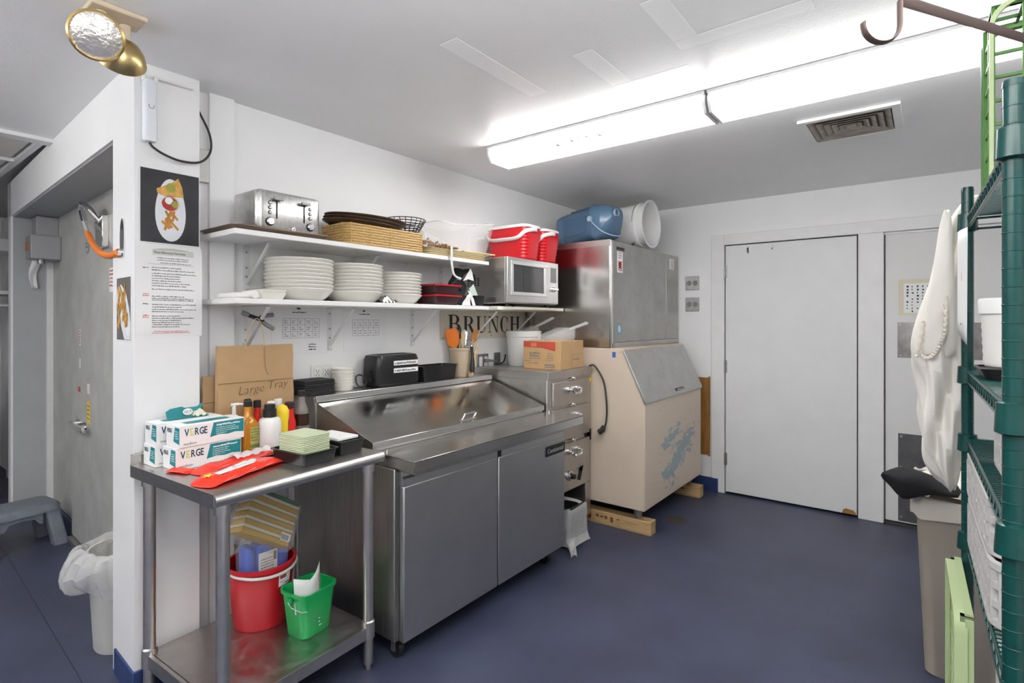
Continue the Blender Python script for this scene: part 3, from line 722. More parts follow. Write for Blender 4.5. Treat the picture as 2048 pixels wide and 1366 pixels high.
redpack(.912, 1.890, math.radians(22), .35, .115, .028, 'red cutlery packet with a yellow star lying at the table front')
redpack(.965, 2.030, math.radians(16), .34, .085, .024, 'red packet with a clear wrap lying against the glove boxes', False)
redpack(.790, 2.070, math.radians(-70), .10, .05, .012, 'small orange-red packet corner showing under the glove boxes', None)

# ---- bottles
def bottle(name, label, x, y, prof, m, cap=None, capm=None, extra=None, n=20):
    t = thing(name, label, 'bottle', (x, y, TZ + .001), group=None)
    MB().lathe(prof, n).build('bottle_body', m, t)
    if cap: MB().lathe(cap, n).build('cap', capm, t)
    return t
amber = mat('sauce_amber', (.55, .22, .015), .12, var=.35, vscale=10)
ket = mat('sauce_red', (.60, .02, .015), .2)
soyg = mat('soy_glass', (.03, .012, .008), .08)
clearg = mat('bottle_glass', (.35, .32, .29), .08, alpha=.55)
def capprof(r, z0, z1): return [(0, z0), (r, z0), (r, z1 - .003), (r - .003, z1), (0, z1)]
t = thing('sauce_bottle', 'square glass bottle of orange sauce with a green label', 'bottle', (1.072, 2.165, TZ + .001))
m = MB(); m.stack([(z, rrect(w, w, r, 4)) for z, w, r in ((0, .058, .010), (.004, .064, .012), (.115, .064, .012), (.135, .05, .02), (.150, .030, .0149), (.188, .028, .0139))]); m.build('bottle_body', amber, t)
MB(face_my(-.006, -.0325, .02)).box(0, 0, 0, .034, .085, .0006).build('label', mat('label_olive', (.42, .36, .12), .5, var=.3, vscale=40), t)
q = MB(face_my(-.006, -.0332, .02)); [scribble(q, .003, .03 + .011 * i, .028, .007, .0002) for i in range(5)]; q.box(0, .004, 0, .034, .018, .0003); q.build('label_print', mat('label_green', (.12, .18, .04), .5), t)
MB().lathe(capprof(.0165, .186, .207), 18).build('cap', black_p, t)
t = bottle('pump_bottle', 'clear pump bottle with a white pump beside the paper bag', 1.052, 2.240, [(0, 0), (.026, 0), (.028, .005), (.028, .09), (.018, .105), (0, .105)], mat('pump_clear', (.70, .69, .68), .15, alpha=.8))
MB().lathe([(.021, .100), (.021, .135), (.012, .145), (.008, .147), (.007, .185), (0, .186)], 16).build('pump', white_p, t)
MB().tube([(-.012, 0, .188), (.012, -.003, .189), (.045, -.01, .186)], [.006, .006, .003], 8).build('spout', white_p, t)
bottle('squeeze_bottle', 'white squeeze bottle with a black flip cap', 1.147, 2.135, [(0, 0), (.041, 0), (.044, .006), (.044, .115), (.038, .130), (.024, .138), (0, .138)], white_p, [(0, .136), (.026, .136), (.026, .168), (.021, .171), (.021, .188), (0, .190)], black_p)
bottle('ketchup_bottle', 'slim red sauce bottle with a black cap next to the pump bottle', 1.108, 2.240, [(0, 0), (.021, 0), (.022, .10), (.014, .13), (.012, .175), (0, .175)], ket, capprof(.0145, .175, .205), black_p)
bottle('ketchup_bottle', 'slim red sauce bottle with a black cap behind the square orange bottle', 1.150, 2.243, [(0, 0), (.021, 0), (.022, .10), (.014, .13), (.012, .165), (0, .165)], ket, capprof(.0155, .165, .195), black_p)
bottle('sauce_jar', 'dark sauce bottle with a white cap against the paper bag', 1.190, 2.205, [(0, 0), (.020, 0), (.021, .12), (.016, .145), (.014, .165), (0, .165)], mat('tan_label', (.42, .36, .25), .5), capprof(.0155, .165, .19), white_p)
bottle('sauce_jar', 'pale sauce bottle with a white cap behind the yellow mustard', 1.238, 2.236, [(0, 0), (.020, 0), (.021, .12), (.016, .145), (.014, .165), (0, .165)], mat('cream_label', (.72, .62, .36), .5), capprof(.0165, .165, .192), white_p)
bottle('mustard_bottle', 'yellow mustard bottle between the white and red bottles', 1.218, 2.165, [(0, 0), (.022, 0), (.023, .10), (.026, .125), (.027, .15), (.018, .168), (.006, .175), (0, .178)], yellow_p)
bottle('hot_sauce_bottle', 'red hot sauce bottle with a dark cap beside the soy bottle', 1.268, 2.195, [(0, 0), (.025, 0), (.027, .09), (.018, .12), (.019, .15), (0, .15)], ket, capprof(.021, .15, .178), mat('maroon_cap', (.04, .012, .02), .4))
t = bottle('soy_sauce_bottle', 'half-full glass soy sauce bottle with a black cap', 1.325, 2.195, [(0, 0), (.030, 0), (.031, .11), (.0295, .125), (0, .125)], soyg, capprof(.017, .197, .222), black_p)
MB().lathe([(.0305, .11), (.0295, .128), (.020, .158), (.0145, .175), (.014, .197)], 20).build('neck_glass', clearg, t)
MB().lathe([(.0313, .02), (.0316, .07)], 20).build('label', mat('soy_label', (.16, .15, .14), .5), t)

# ---- trays and napkins at the right of the table
def tray(name, label, x, y, w, d, h_, rz, m=black_p, z=TZ + .001):
    t = thing(name, label, 'tray', (x, y, z), rz)
    MB().stack([(zz, rrect(a, b, r, 3)) for zz, a, b, r in ((0, w * .88, d * .9, .012), (h_ - .003, w * .97, d * .975, .014), (h_ - .003, w * 1.05, d * 1.04, .016), (h_, w * 1.05, d * 1.04, .016), (h_, w * .95, d * .96, .013), (.003, w * .86, d * .88, .011))]).build('pan', m, t)
    return t
tray('napkin_tray', 'black plastic tray holding the pale green napkins', 1.150, 1.885, .155, .205, .047, math.radians(4))
nk = thing('napkin_stack', 'stack of pale green paper napkins in a black tray', 'napkins', (1.150, 1.885, TZ + .0045), math.radians(7))
napm = mat('napkin_green', (.50, .56, .38), .9, var=.06, vscale=30)
m = MB(); z_ = 0
for i in range(16):
    a = random.uniform(-.012, .012); m.stack([(z_, rrect(.120, .145, .010, 3)), (z_ + .0026, rrect(.124, .149, .011, 3)), (z_ + .0058, rrect(.121, .146, .010, 3))], T(random.uniform(-.0012, .0012), random.uniform(-.0012, .0012), 0) @ Rz(a)); z_ += .0063
stuff(m.build('napkins', napm, nk))
tray('black_tray', 'black plastic tray under the white napkins beside the prep counter', 1.322, 1.935, .120, .230, .050, math.radians(2))
tray('black_tray', 'upper black plastic tray nested on another, holding white napkins', 1.322, 1.935, .113, .212, .045, math.radians(2), z=TZ + .008)
tag(MB(T(1.318, 1.935, TZ + .052) @ Rz(.05)).box(-.05, -.085, 0, .05, .085, .012).build('white_napkins', white_b, bevel=.003), 'white paper napkins lying in the nested black trays', 'napkins')

# ---- paper bags
def bag(label, x, y, w, h_, th, rz, lean, words):
    t = thing('paper_bag', label, 'bag'); t.matrix_world = T(x, y, TZ + .001) @ Rz(rz) @ Rx(lean)
    m = MB(); rings = []
    for k in range(9):
        z = h_ * k / 8; q = th * (1 - .6 * k / 8)
        rings.append([(-w / 2 - .002 * math.sin(3 * k), -q / 2, z), (-w / 4, -q / 2 - .002 * math.sin(2.2 * k), z), (0, -q / 2 + .0015 * math.sin(1.7 * k), z), (w / 4, -q / 2 - .002 * math.cos(2.1 * k), z), (w / 2 + .002 * math.sin(2 * k), -q / 2, z), (w / 2 - .004, 0, z), (w / 2, q / 2, z), (-w / 2, q / 2, z), (-w / 2 + .004, 0, z)])
    m.loft(rings); m.build('bag_body', kraft, t)
    fl = MB(); fl.tube([(-w / 2 + .002, -th * .38 - .001, h_ * .64), (0, -th * .38 - .001, h_ * .637), (w / 2 - .002, -th * .38 - .001, h_ * .635)], .0012, 4); fl.build('crease', mat('kraft_dark', (.25, .15, .07), .8), t)
    if words:
        Fm = T(0, -th * .5 - .002, 0) @ Rx(PI / 2)
        for wd_, ox in (('Large', 0), ('Tray', .128)): stuff(text(wd_, .052, mat('pencil', (.10, .06, .03), .8), t, Fm @ T(-w * .27, h_ * .515, 0) @ Rz(.06) @ T(ox, .004 * (ox > 0), 0), 'handwriting', .0004, shear=.25, bold=-.0012))
        for dx in (-.02, .06):
            pass
        tw = MB(); tw.tube(smooth([(-.055, -.01, h_ - .01), (-.045, -.012, h_ + .04), (-.02, -.01, h_ + .10), (0, -.01, h_ + .115), (.015, -.01, h_ + .09), (.025, -.012, h_ + .03), (.03, -.01, h_ - .01)]), .0022, 6); tw.build('twine_handle', mat('twine', (.50, .36, .20), .9), t)
        tw = MB(); tw.tube(smooth([(.03, -th * .28 - .002, h_ - .004), (.032, -th * .3 - .003, h_ - .06), (.036, -th * .34 - .003, h_ - .11), (.05, -th * .36 - .004, h_ - .13)]), .0016, 5); tw.build('loose_twine', mat('twine_dark', (.30, .19, .09), .9), t)
    return t
bag('brown kraft paper bag with Large Tray written on it, behind the bottles', 1.175, 2.300, .335, .425, .035, math.radians(1.5), math.radians(0), True)
bag('second kraft paper bag tucked behind the lettered paper bag', 1.148, 2.353, .345, .30, .022, math.radians(1), math.radians(0), False)
# spring clamp that holds the bag handles on the bracket
cl = thing('spring_clamp', 'grey and black spring clamp gripping the twine handles of the paper bag', 'clamp', (1.175, 2.30, 1.405))
MB().tube([(-.03, 0, .018), (.0, 0, .008), (.03, 0, -.006)], .011, 8, flat=(1, .8)).build('jaw', black_p, cl)
MB().tube([(-.035, .0, .022), (-.06, 0, .030)], [.010, .011], 8).build('tip', mat('grip_grey', (.22, .22, .23), .6), cl)
MB().tube([(.015, 0, .010), (.04, 0, .018), (.075, 0, .022)], [.008, .009, .010], 8).build('grip', mat('grip_grey', (.22, .22, .23), .6), cl)
MB().tube([(.02, 0, -.004), (.045, 0, -.022), (.078, 0, -.040)], [.009, .010, .010], 8).build('grip', mat('grip_grey', (.22, .22, .23), .6), cl)
# ================================================================ sandwich prep counter
pr = thing('prep_counter', 'stainless two-door refrigerated prep counter with a sloping lid', 'counter', (2.05, 2.0, 0))
MI = T(-2.05, -2.0, 0)
X0, X1 = 1.436, 2.655
def P(): return MB(MI)
P().box(X0, 1.705, .10, X1, 2.40, .80).build('body', steel_v, pr, bevel=.004)
P().box(X0 + .004, 1.690, .11, X1 - .004, 1.705, .79).build('gasket', mat('gasket', (.06, .06, .06), .7), pr)
for xa, xb in ((X0 + .012, 2.043), (2.052, X1)):
    d_ = P().box(xa, 1.662, .105, xb, 1.690, .735).build('door', steel_d, pr, bevel=.006)
    hm = P(); hm.prism([(1.662, .735), (1.690, .735), (1.690, .790), (1.678, .790), (1.676, .772), (1.662, .765)], 0, xb - xa - (.03 if xa > 2 else .0), T(xa + (.02 if xa > 2 else .0), 0, 0) @ Matrix(((0, 0, 1, 0), (1, 0, 0, 0), (0, 1, 0, 0), (0, 0, 0, 1))))
    hm.build('door_pull', mat('pull_steel', (.62, .62, .62), .38, 1), d_)
bg = P().box(2.462, 1.657, .652, 2.653, 1.662, .706).build('badge', black_p, pr, bevel=.002)
text('Continental', .036, mat('silver_print', (.65, .65, .66), .35, .6), pr, MI @ face_my(2.470, 1.6565, .668), 'badge_letters', .0004, shear=.12, sx=.95)
# cutting shelf as folded sheet
m = P(); m.box(X0, 1.585, .846, 2.735, 1.838, .851); m.box(X0, 1.585, .805, 2.735, 1.589, .851); m.box(X0, 1.585, .805, X0 + .004, 1.838, .851); m.box(2.731, 1.585, .805, 2.735, 1.838, .851)
m.build('cutting_shelf', mat('stainless_bright', (.66, .65, .64), .24, 1), pr, bevel=.0015)
m = P(); m.box(X0 + .02, 1.60, .79, 2.70, 1.70, .80); m.build('shelf_support', steel_v, pr)
m = P()
for x_ in (1.475, 2.70): m.cyl((x_, 1.80, .851), (x_, 1.80, .862), .006, n=10)
m.build('shelf_pin', chrome, pr)
# pan rail under the lid
P().box(X0 + .005, 1.845, .80, 2.70, 2.42, .868).build('pan_rail', steel, pr, bevel=.002)
# lid: sloped sheet with front lip and side cheeks
m = P()
ya, za, yb, zb = 1.842, .888, 2.262, 1.022
XL, XR = X0, 2.712
m.loft([[(x, ya, za), (x, yb, zb), (x, yb, zb - .004), (x, ya + .004, za - .004)] for x in (XL, XR)])
m.box(XL, ya, za - .028, XR, ya + .003, za)
m.build('lid', mat('stainless_lid', (.62, .61, .59), .20, 1, var=.12, vscale=3, bump=.10, bscale=5, rvar=.10, bdist=.006), pr, bevel=.001)
for x_ in (XL, XR - .003):
    m = P(); m.loft([[(x, ya + .003, za - .026), (x, ya + .003, za - .003), (x, yb, zb - .004), (x, yb, .87)] for x in (x_, x_ + .003)]); m.build('lid_cheek', steel, pr)
hd = P(); hd.tube(smooth([(2.010, 1.868, .899), (2.010, 1.852, .925), (2.016, 1.849, .930), (2.090, 1.849, .930), (2.096, 1.852, .925), (2.096, 1.868, .899)], 4), .0045, 8); hd.box(1.995, 1.862, .893, 2.11, 1.875, .901); hd.build('lid_handle', chrome, pr)
# rear hood / ledge
LZ = 1.048
m = P(); m.box(X0 - .004, 2.255, .80, 2.705, 2.265, LZ); m.box(X0 - .004, 2.255, LZ - .004, 2.705, 2.438, LZ); m.box(X0 - .004, 2.265, .80, X0, 2.438, LZ - .004); m.box(2.701, 2.265, .80, 2.705, 2.438, LZ - .004)
m.build('rear_ledge', steel, pr, bevel=.0015)
P().box(X0 - .006, 2.248, LZ - .026, 2.707, 2.256, LZ + .002).build('ledge_trim', mat('bright_trim', (.75, .75, .74), .22, 1), pr, bevel=.0015)
for x_ in (X0 + .06, X1 - .06):
    for y_ in (1.76, 2.34):
        c_ = P(); c_.box(x_ - .025, y_ - .025, .082, x_ + .025, y_ + .025, .10); c_.box(x_ - .022, y_ - .012, .03, x_ - .017, y_ + .012, .085); c_.box(x_ + .017, y_ - .012, .03, x_ + .022, y_ + .012, .085); k_ = c_.build('caster', galv, pr)
        w_ = P(); w_.cyl((x_ - .014, y_, .034), (x_ + .014, y_, .034), .034, n=20); w_.build('wheel', black_p, k_)

# ---- things on the ledge
LD = LZ + .001
bs = thing('black_cloth_stack', 'stack of folded black napkins on the ledge by the paper bag', 'napkins', (1.475, 2.352, LD), .05)
m = MB(); z_ = 0
for i in range(8): m.box(-.085 + random.uniform(-.004, .004), -.062 + random.uniform(-.004, .004), z_, .085 + random.uniform(-.004, .004), .062 + random.uniform(-.004, .004), z_ + .0085); z_ += .0088
stuff(m.build('napkins', black_m, bs, bevel=.003))
def dish(r, h_, th=.004): return [(0, 0), (r * .62, 0), (r * .68, .003), (r * .97, h_ - .004), (r, h_), (r - th, h_ + .0005), (r * .66, .007), (0, .006)]
b0 = None
for i in range(6):
    if b0 is None:
        b0 = tag(MB().lathe([(0, 0), (.045, 0), (.050, .004), (.0555, .026), (.0575, .028), (.0575, .031), (.053, .031), (.046, .008), (0, .006)], 28).build('small_bowl', china), 'small white bowl in the stack on the ledge beside the wall socket', 'bowl', 'small bowls on the ledge'); o_ = b0
    else:
        o_ = b0.copy(); C.objects.link(o_)
    o_['label'] = ORD[i] + ' small white bowl from the bottom of the stack on the ledge'
    o_.location = (1.652 + random.uniform(-.001, .001), 2.360, LD + i * .0165)
cb = smooth([(1.80, 2.36, LD + .012), (1.76, 2.33, LD + .006), (1.72, 2.33, LD + .02), (1.722, 2.345, LD + .06), (1.76, 2.36, LD + .068), (1.79, 2.35, LD + .04), (1.765, 2.335, LD + .008), (1.70, 2.33, LD + .006)])
tag(MB().tube(cb, .004, 7).build('toaster_cord', wire_m), 'looped black power cord beside the black toaster', 'cord')
bt = thing('black_toaster', 'black plastic long toaster with two white label strips', 'toaster', (1.955, 2.345, LD), math.radians(-1))
m = MB(); m.stack([(z, rrect(w, d, r, 5)) for z, w, d, r in ((.008, .285, .135, .03), (.02, .30, .150, .035), (.145, .295, .145, .035), (.166, .28, .125, .03), (.170, .25, .10, .03))]); m.build('shell', black_p, bt)
m = MB(); m.box(-.11, -.03, .168, .11, -.012, .1715); m.box(-.11, .012, .168, .11, .03, .1715); m.build('slot', black_m, bt)
MB().box(-.158, -.02, .075, -.147, .02, .088).build('lever', black_p, bt, bevel=.003)
MB().cyl((-.150, -.02, .045), (-.160, -.02, .045), .013).build('dial', black_p, bt)
MB().box(-.13, -.06, 0, .13, .06, .01).build('foot', black_m, bt)
for k, z_ in enumerate((.112, .072)):
    MB(face_my(-.045, -.0755, z_)).box(0, 0, 0, .17, .024, .001).build('label_strip', white_b, bt)
    q = MB(face_my(-.04, -.0765, z_ + .006)); scribble(q, 0, 0, .15, .011, .0002, .2); q.build('strip_writing', inkgrey, bt)
tray('loaf_pan', 'deep black plastic pan on the ledge between toaster and crock', 2.280, 2.352, .29, .135, .088, 0, z=LD)
ck = thing('utensil_crock', 'tan stoneware crock full of kitchen utensils', 'crock', (2.525, 2.352, LD))
MB().lathe([(0, 0), (.058, 0), (.062, .005), (.073, .165), (.079, .168), (.080, .182), (.072, .182), (.060, .012), (0, .01)], 30).build('body', mat('crock_tan', (.52, .42, .30), .4), ck)
def utensil(name, label, base, tip, mk):
    t = thing(name, label, 'utensil', (2.525 + base[0], 2.352 + base[1], LD + .02))
    mk(t, Vector((0, 0, 0)), Vector((tip[0] - base[0], tip[1] - base[1], tip[2] - .02)))
def spat(hm, bm_, bw, bl, hr=.006):
    def f(t, a, b):
        d = (b - a).normalized()
        MB().cyl(a, b - d * bl * .8, hr, n=8).build('handle', hm, t)
        xa = d.cross(Vector((.77, .64, 0))).normalized(); ya = d.cross(xa)
        M = T(b - d * bl) @ Matrix(((xa.x, ya.x, d.x, 0), (xa.y, ya.y, d.y, 0), (xa.z, ya.z, d.z, 0), (0, 0, 0, 1)))
        MB(M).stack([(0, rrect(.014, .010, .004, 2)), (bl * .25, rrect(bw, .007, .003, 2)), (bl * .85, rrect(bw, .004, .002, 2)), (bl, rrect(bw * .7, .003, .001, 2))]).build('blade', bm_, t, bevel=.001)
    return f
wood_u = mat('utensil_wood', (.62, .45, .25), .6)
steelu = mat('utensil_steel', (.5, .5, .5), .25, 1)
utensil('spatula', 'broad orange silicone spatula leaning to the left in the crock', (.0, .0), (-.085, .015, .30), spat(wood_u, orange_p, .075, .13))
utensil('spatula', 'orange silicone spatula standing behind the broad one in the crock', (.01, .02), (-.045, .035, .305), spat(wood_u, orange_p, .065, .12))
utensil('wooden_spoon', 'pale wooden paddle standing upright in the crock', (-.02, -.03), (-.035, -.045, .29), spat(wood_u, wood_u, .022, .10))
utensil('spatula', 'small orange spoonula behind the wooden paddle in the crock', (-.01, .03), (-.005, .045, .29), spat(wood_u, orange_p, .045, .10))
utensil('steel_ladle', 'dark steel ladle standing beside the black ladle in the crock', (.015, .02), (.035, .06, .31), spat(steelu, darkmetal, .04, .06, .004))
utensil('ladle', 'black plastic ladle handle up in the crock', (.01, .03), (.02, .05, .30), spat(black_p, black_p, .045, .07))
utensil('whisk', 'steel serving spoon standing in the crock', (.02, .01), (.055, .03, .295), spat(steelu, steelu, .040, .08, .004))
utensil('tongs', 'steel tongs standing in the middle of the crock', (.0, -.01), (.035, -.01, .285), spat(steelu, steelu, .025, .09, .004))
utensil('wooden_spoon', 'orange-brown wooden spoon leaning to the right in the crock', (.02, .0), (.125, -.02, .295), spat(wood_u, mat('spoon_orange', (.50, .20, .04), .5), .038, .09))
utensil('steel_spoon', 'large steel spoon leaning far right in the crock', (.03, .01), (.145, .0, .285), spat(steelu, steelu, .042, .08, .004))
t = thing('wooden_scraper', 'wooden scraper hanging over the front rim of the crock', 'utensil', (2.520, 2.262, LD + .002))
MB().prism([(-.018, .0), (.018, .008), (.020, .02), (.052, .175), (.060, .215), (.050, .217), (.034, .175), (-.006, .045), (-.022, .022)], -.004, .004, T(0, .004, 0) @ Rx(PI / 2 + .05)).build('blade', wood_u, t, bevel=.002)
t = thing('black_whisk_handle', 'black handled utensil hooked on the front of the crock', 'utensil', (2.520, 2.250, LD + .032))
MB().tube([(-.008, -.002, 0), (-.003, 0, .045), (.002, .004, .09), (.003, .012, .16)], [.014, .016, .010, .009], 10).build('handle', black_p, t)
MB().tube([(.003, .012, .16), (.006, .03, .19), (.012, .06, .20)], .004, 8).build('hook', chrome, t)
# wall socket behind the bowls, wall paper sheets, sign
t = thing('wall_socket', 'white double wall socket above the ledge behind the small bowls', 'outlet', (1.580, YW - .001, 1.137))
MB().box(-.060, -.006, -.036, .060, 0, .042).build('plate', mat('socket_white', (.75, .74, .71), .4), t, bevel=.002)
for x_ in (-.026, .026):
    MB(face_my(x_, -.006, 0)).prism(rrect(.038, .058, .008, 3), 0, .003).build('insert', white_p, t)
    q = MB(face_my(x_, -.009, 0)); [q.box(a, b, 0, a + .003, b + .009, .0004) for a in (-.009, .006) for b in (.008, -.014)]; q.prism(ell(.003, .003, 8), 0, .0004, T(0, .002, 0)); q.build('slots', ink, t)
t = thing('steel_socket', 'grey steel double wall socket above the drawer cabinet', 'outlet', (2.83, YW - .001, 1.128))
MB().box(-.058, -.008, -.05, .058, 0, .045).build('plate', galv, t, bevel=.003)
for x_ in (-.026, .028): MB(face_my(x_, -.008, -.006)).prism(rrect(.034, .066, .006, 3), 0, .003).build('insert', white_p, t)
t = thing('steel_socket', 'grey steel single wall socket with a plugged cord beside the bucket', 'outlet', (2.985, YW - .001, 1.128))
MB().box(-.036, -.008, -.05, .036, 0, .048).build('plate', galv, t, bevel=.003)
MB().tube([(-.165, -.03, .0), (-.13, -.045, -.0), (-.06, -.045, -.008), (.0, -.035, -.022)], [.014, .010, .006, .005], 8).build('plug', mat('plug_grey', (.16, .16, .16), .5), t)
MB().tube(smooth([(.0, -.035, -.022), (.02, -.03, -.03), (.06, -.025, -.01), (.08, -.02, .03)]), .005, 7).build('cord', wire_m, t)
def sheet(label, x0, z0, x1, z1, gx, gz, gw, gh, cols, rows, note):
    t = thing('schedule_sheet', label, 'paper', (x0, YW - .001, z0))
    MB(face_my(0, 0, 0)).box(0, 0, 0, x1 - x0, z1 - z0, .001).build('sheet', mat('schedule_paper', (.82, .82, .83), .7), t)
    q = MB(face_my(gx, -.0011, gz))
    for i in range(cols + 1): q.box(gw * i / cols - .0006, 0, 0, gw * i / cols + .0006, gh, .0003)
    for j in range(rows + 1): q.box(0, gh * j / rows - .0006, 0, gw, gh * j / rows + .0006, .0003)
    q.build('grid_lines', inkgrey, t)
    q = MB(face_my(gx, -.0011, gz))
    for i in range(cols):
        for j in range(rows):
            for k in range(2): scribble(q, gw * (i + .2) / cols, gh * (j + .28 + .3 * k) / rows, gw * random.uniform(.25, .6) / cols, .0032)
    scribble(q, gw * .25, gh + .028, gw * .38, .006)
    if note: [scribble(q, gw * .70, -.035 - .013 * k, gw * .2, .006) for k in range(3)]
    stuff(q.build('handwriting', ink, t))
    MB(face_my(gx, -.0011, gz)).box(gw * .38, gh + .045, 0, gw * .47, gh + .052, .001).build('pin_mark', ink, t)
sheet('larger schedule sheet with a hand-drawn table under the shelf, above the paper bag', 1.318, 1.232, 1.615, 1.455, .055, .085, .195, .095, 5, 3, True)
sheet('schedule sheet with a two-row hand-drawn table under the shelf, right of another sheet', 1.712, 1.236, 2.000, 1.462, .055, .085, .175, .085, 5, 2, False)
sg = thing('brunch_sign', 'cream sign board with BRUNCH in black serif capitals', 'sign', (2.42, YW - .001, 1.279))
MB(face_my(0, 0, 0)).box(0, 0, 0, .92, .205, .006).build('board', mat('sign_cream', (.68, .63, .53), .6, var=.1, vscale=12), sg)
def serif(ch):
    R = []
    def q(a): R.append(a)
    def rect(x0, y0, x1, y1): q([(x0, y0), (x1, y0), (x1, y1), (x0, y1)])
    def stem(x, w, s=.09, top=True, bot=True):
        rect(x, 0, x + w, 1)
        if top: rect(x - s, .95, x + w + s, 1)
        if bot: rect(x - s, 0, x + w + s, .05)
    def bowl(x, y0, y1, rx, th, tn=.045):
        n = 12; cy = (y0 + y1) / 2; ry = (y1 - y0) / 2
        for i in range(n):
            a, b = [-PI / 2 + PI * (i + k) / n for k in (0, 1)]
            q([(x + rx * math.cos(a), cy + ry * math.sin(a)), (x + rx * math.cos(b), cy + ry * math.sin(b)), (x + (rx - th) * math.cos(b), cy + (ry - tn) * math.sin(b)), (x + (rx - th) * math.cos(a), cy + (ry - tn) * math.sin(a))])
    if ch == 'B':
        stem(.1, .2); rect(.3, .955, .45, 1); rect(.3, .50, .5, .545); rect(.3, 0, .5, .045); bowl(.44, .5, 1, .36, .2); bowl(.48, 0, .545, .42, .21)
    if ch == 'R':
        stem(.1, .2); rect(.3, .955, .45, 1); rect(.3, .46, .5, .505); bowl(.44, .46, 1, .38, .2); q([(.42, .48), (.62, .48), (.98, .0), (.74, 0)]); rect(.72, 0, 1.05, .05)
    if ch == 'U':
        rect(.1, .3, .3, 1); rect(.0, .95, .4, 1); rect(.78, .3, .83, 1); rect(.68, .95, .95, 1)
        n = 12
        for i in range(n):
            a, b = [PI + PI * (i + k) / n for k in (0, 1)]
            def o(a): return (.465 + .365 * math.cos(a), .3 + .31 * math.sin(a))
            def inn(a): return (.54 + .24 * math.cos(a), .3 + .24 * math.sin(a))
            q([o(a), o(b), inn(b), inn(a)])
    if ch == 'N':
        rect(.12, 0, .17, 1); rect(.02, 0, .28, .05); rect(.0, .95, .3, 1); rect(.85, 0, .90, 1); rect(.72, .95, 1.02, 1); q([(.1, 1), (.32, 1), (.90, 0), (.80, 0)]) ; q([(.12, 1), (.34, 1), (.92, .0), (.78, 0)])
    if ch == 'C':
        n = 22
        for i in range(n):
            a, b = [math.radians(42 + 276 * (i + k) / n) for k in (0, 1)]
            def th(a): return .05 + .17 * max(0, -math.cos(a)) ** .8
            q([(.5 + .45 * math.cos(a), .5 + .52 * math.sin(a)), (.5 + .45 * math.cos(b), .5 + .52 * math.sin(b)), (.5 + (.45 - th(b)) * math.cos(b), .5 + (.52 - .045) * math.sin(b)), (.5 + (.45 - th(a)) * math.cos(a), .5 + (.52 - .045) * math.sin(a))])
        rect(.80, .66, .86, .97); rect(.80, .03, .86, .2)
    if ch == 'H':
        stem(.1, .2); stem(.72, .2); rect(.3, .48, .72, .53)
    return R
lx = .070
for ch, w_, hh in (('B', .128, .122), ('R', .115, .114), ('U', .112, .114), ('N', .115, .114), ('C', .105, .114), ('H', .115, .114)):
    m = MB(face_my(lx, -.006, .040))
    for k, pts in enumerate(serif(ch)):
        m.prism([(x * w_, y * hh) for x, y in pts], 0, .0006 + .00004 * k)
    m.build('letter', ink, sg)
    lx += w_ + .014
q = MB(face_my(0, -.006, 0)); [q.prism(ell(.004, .004, 8), 0, .001, T(x, y, 0)) for x, y in ((.02, .19), (.02, .012), (.15, .19), (.5, .187), (.53, .187), (.5, .02), (.9, .19))]; stuff(q.build('nail_heads', ink, sg))
MB(face_my(2.21, YW - .0002, 1.176)).box(0, 0, 0, .001, .001, .0003)
t = tag(MB(face_my(2.20, YW - .0002, 1.185)).box(0, 0, 0, .03, .002, .0004).build('wall_scrawl', inkgrey), 'faint pencil scrawl on the wall above the black toaster', 'marking')
t.data = (lambda q: (scribble(q, 0, 0, .05, .012, 0), q)[1])(MB(face_my(2.125, YW - .0002, 1.195))).mesh('wall_scrawl'); t.data.materials.append(inkgrey)

# ================================================================ drawer cabinet
dc = thing('drawer_cabinet', 'tall stainless warming drawer cabinet between prep counter and ice machine', 'cabinet', (3.0, 2.1, 0))
ML = T(-3.0, -2.1, 0)
def Q(): return MB(ML)
DX0, DX1, DY0, DY1, DZ = 2.742, 3.282, 1.842, 2.430, 1.085
m = Q(); m.box(DX0, DY0, .30, DX1, DY1, DZ); m.box(DX0, DY0, .07, DX0 + .03, DY1, .30); m.box(DX1 - .07, DY0, .07, DX1, DY1, .30); m.box(DX0, DY1 - .02, .07, DX1, DY1, .30)
m.build('body', steel_w, dc, bevel=.004)
Q().box(DX0 - .003, DY0 - .010, DZ - .05, DX1 + .003, DY1, DZ + .002).build('top', steel_w, dc, bevel=.003)
for z0, z1 in ((.865, 1.015), (.645, .845), (.435, .615)):
    d_ = Q().box(DX0 + .05, DY0 - .016, z0, DX1 - .045, DY0, z1).build('drawer', steel_w, dc, bevel=.003)
    zc = z1 - .055
    hh = Q(); 
    for s_ in (-1, 1): hh.lathe([(0, 0), (.020, 0), (.018, .012), (.010, .016), (.010, .034), (0, .036)], 14, face_my(3.02 + s_ * .055, DY0 - .016, zc))
    hh.tube([(3.02 - .055, DY0 - .050, zc), (3.02 - .04, DY0 - .056, zc - .022), (3.02 + .04, DY0 - .056, zc - .022), (3.02 + .055, DY0 - .050, zc)], .008, 8)
    hh.build('handle', chrome, d_)
    lt = Q(); lt.box(3.0, DY0 - .022, z1 + .008, 3.045, DY0 - .010, z1 + .022); lt.cyl((3.022, DY0 - .03, z1 + .015), (3.022, DY0 - .01, z1 + .015), .008); lt.build('latch', chrome, d_)
kb = Q(); kb.lathe([(0, 0), (.034, 0), (.034, .006), (.024, .010), (.024, .02), (0, .02)], 20, face_my(3.005, DY0 - .001, .395)); kb.build('dial_ring', chrome, dc)
kb = Q(); kb.lathe([(.018, .02), (.016, .04), (0, .042)], 16, face_my(3.005, DY0 - .001, .395)); kb.build('dial', black_p, dc)
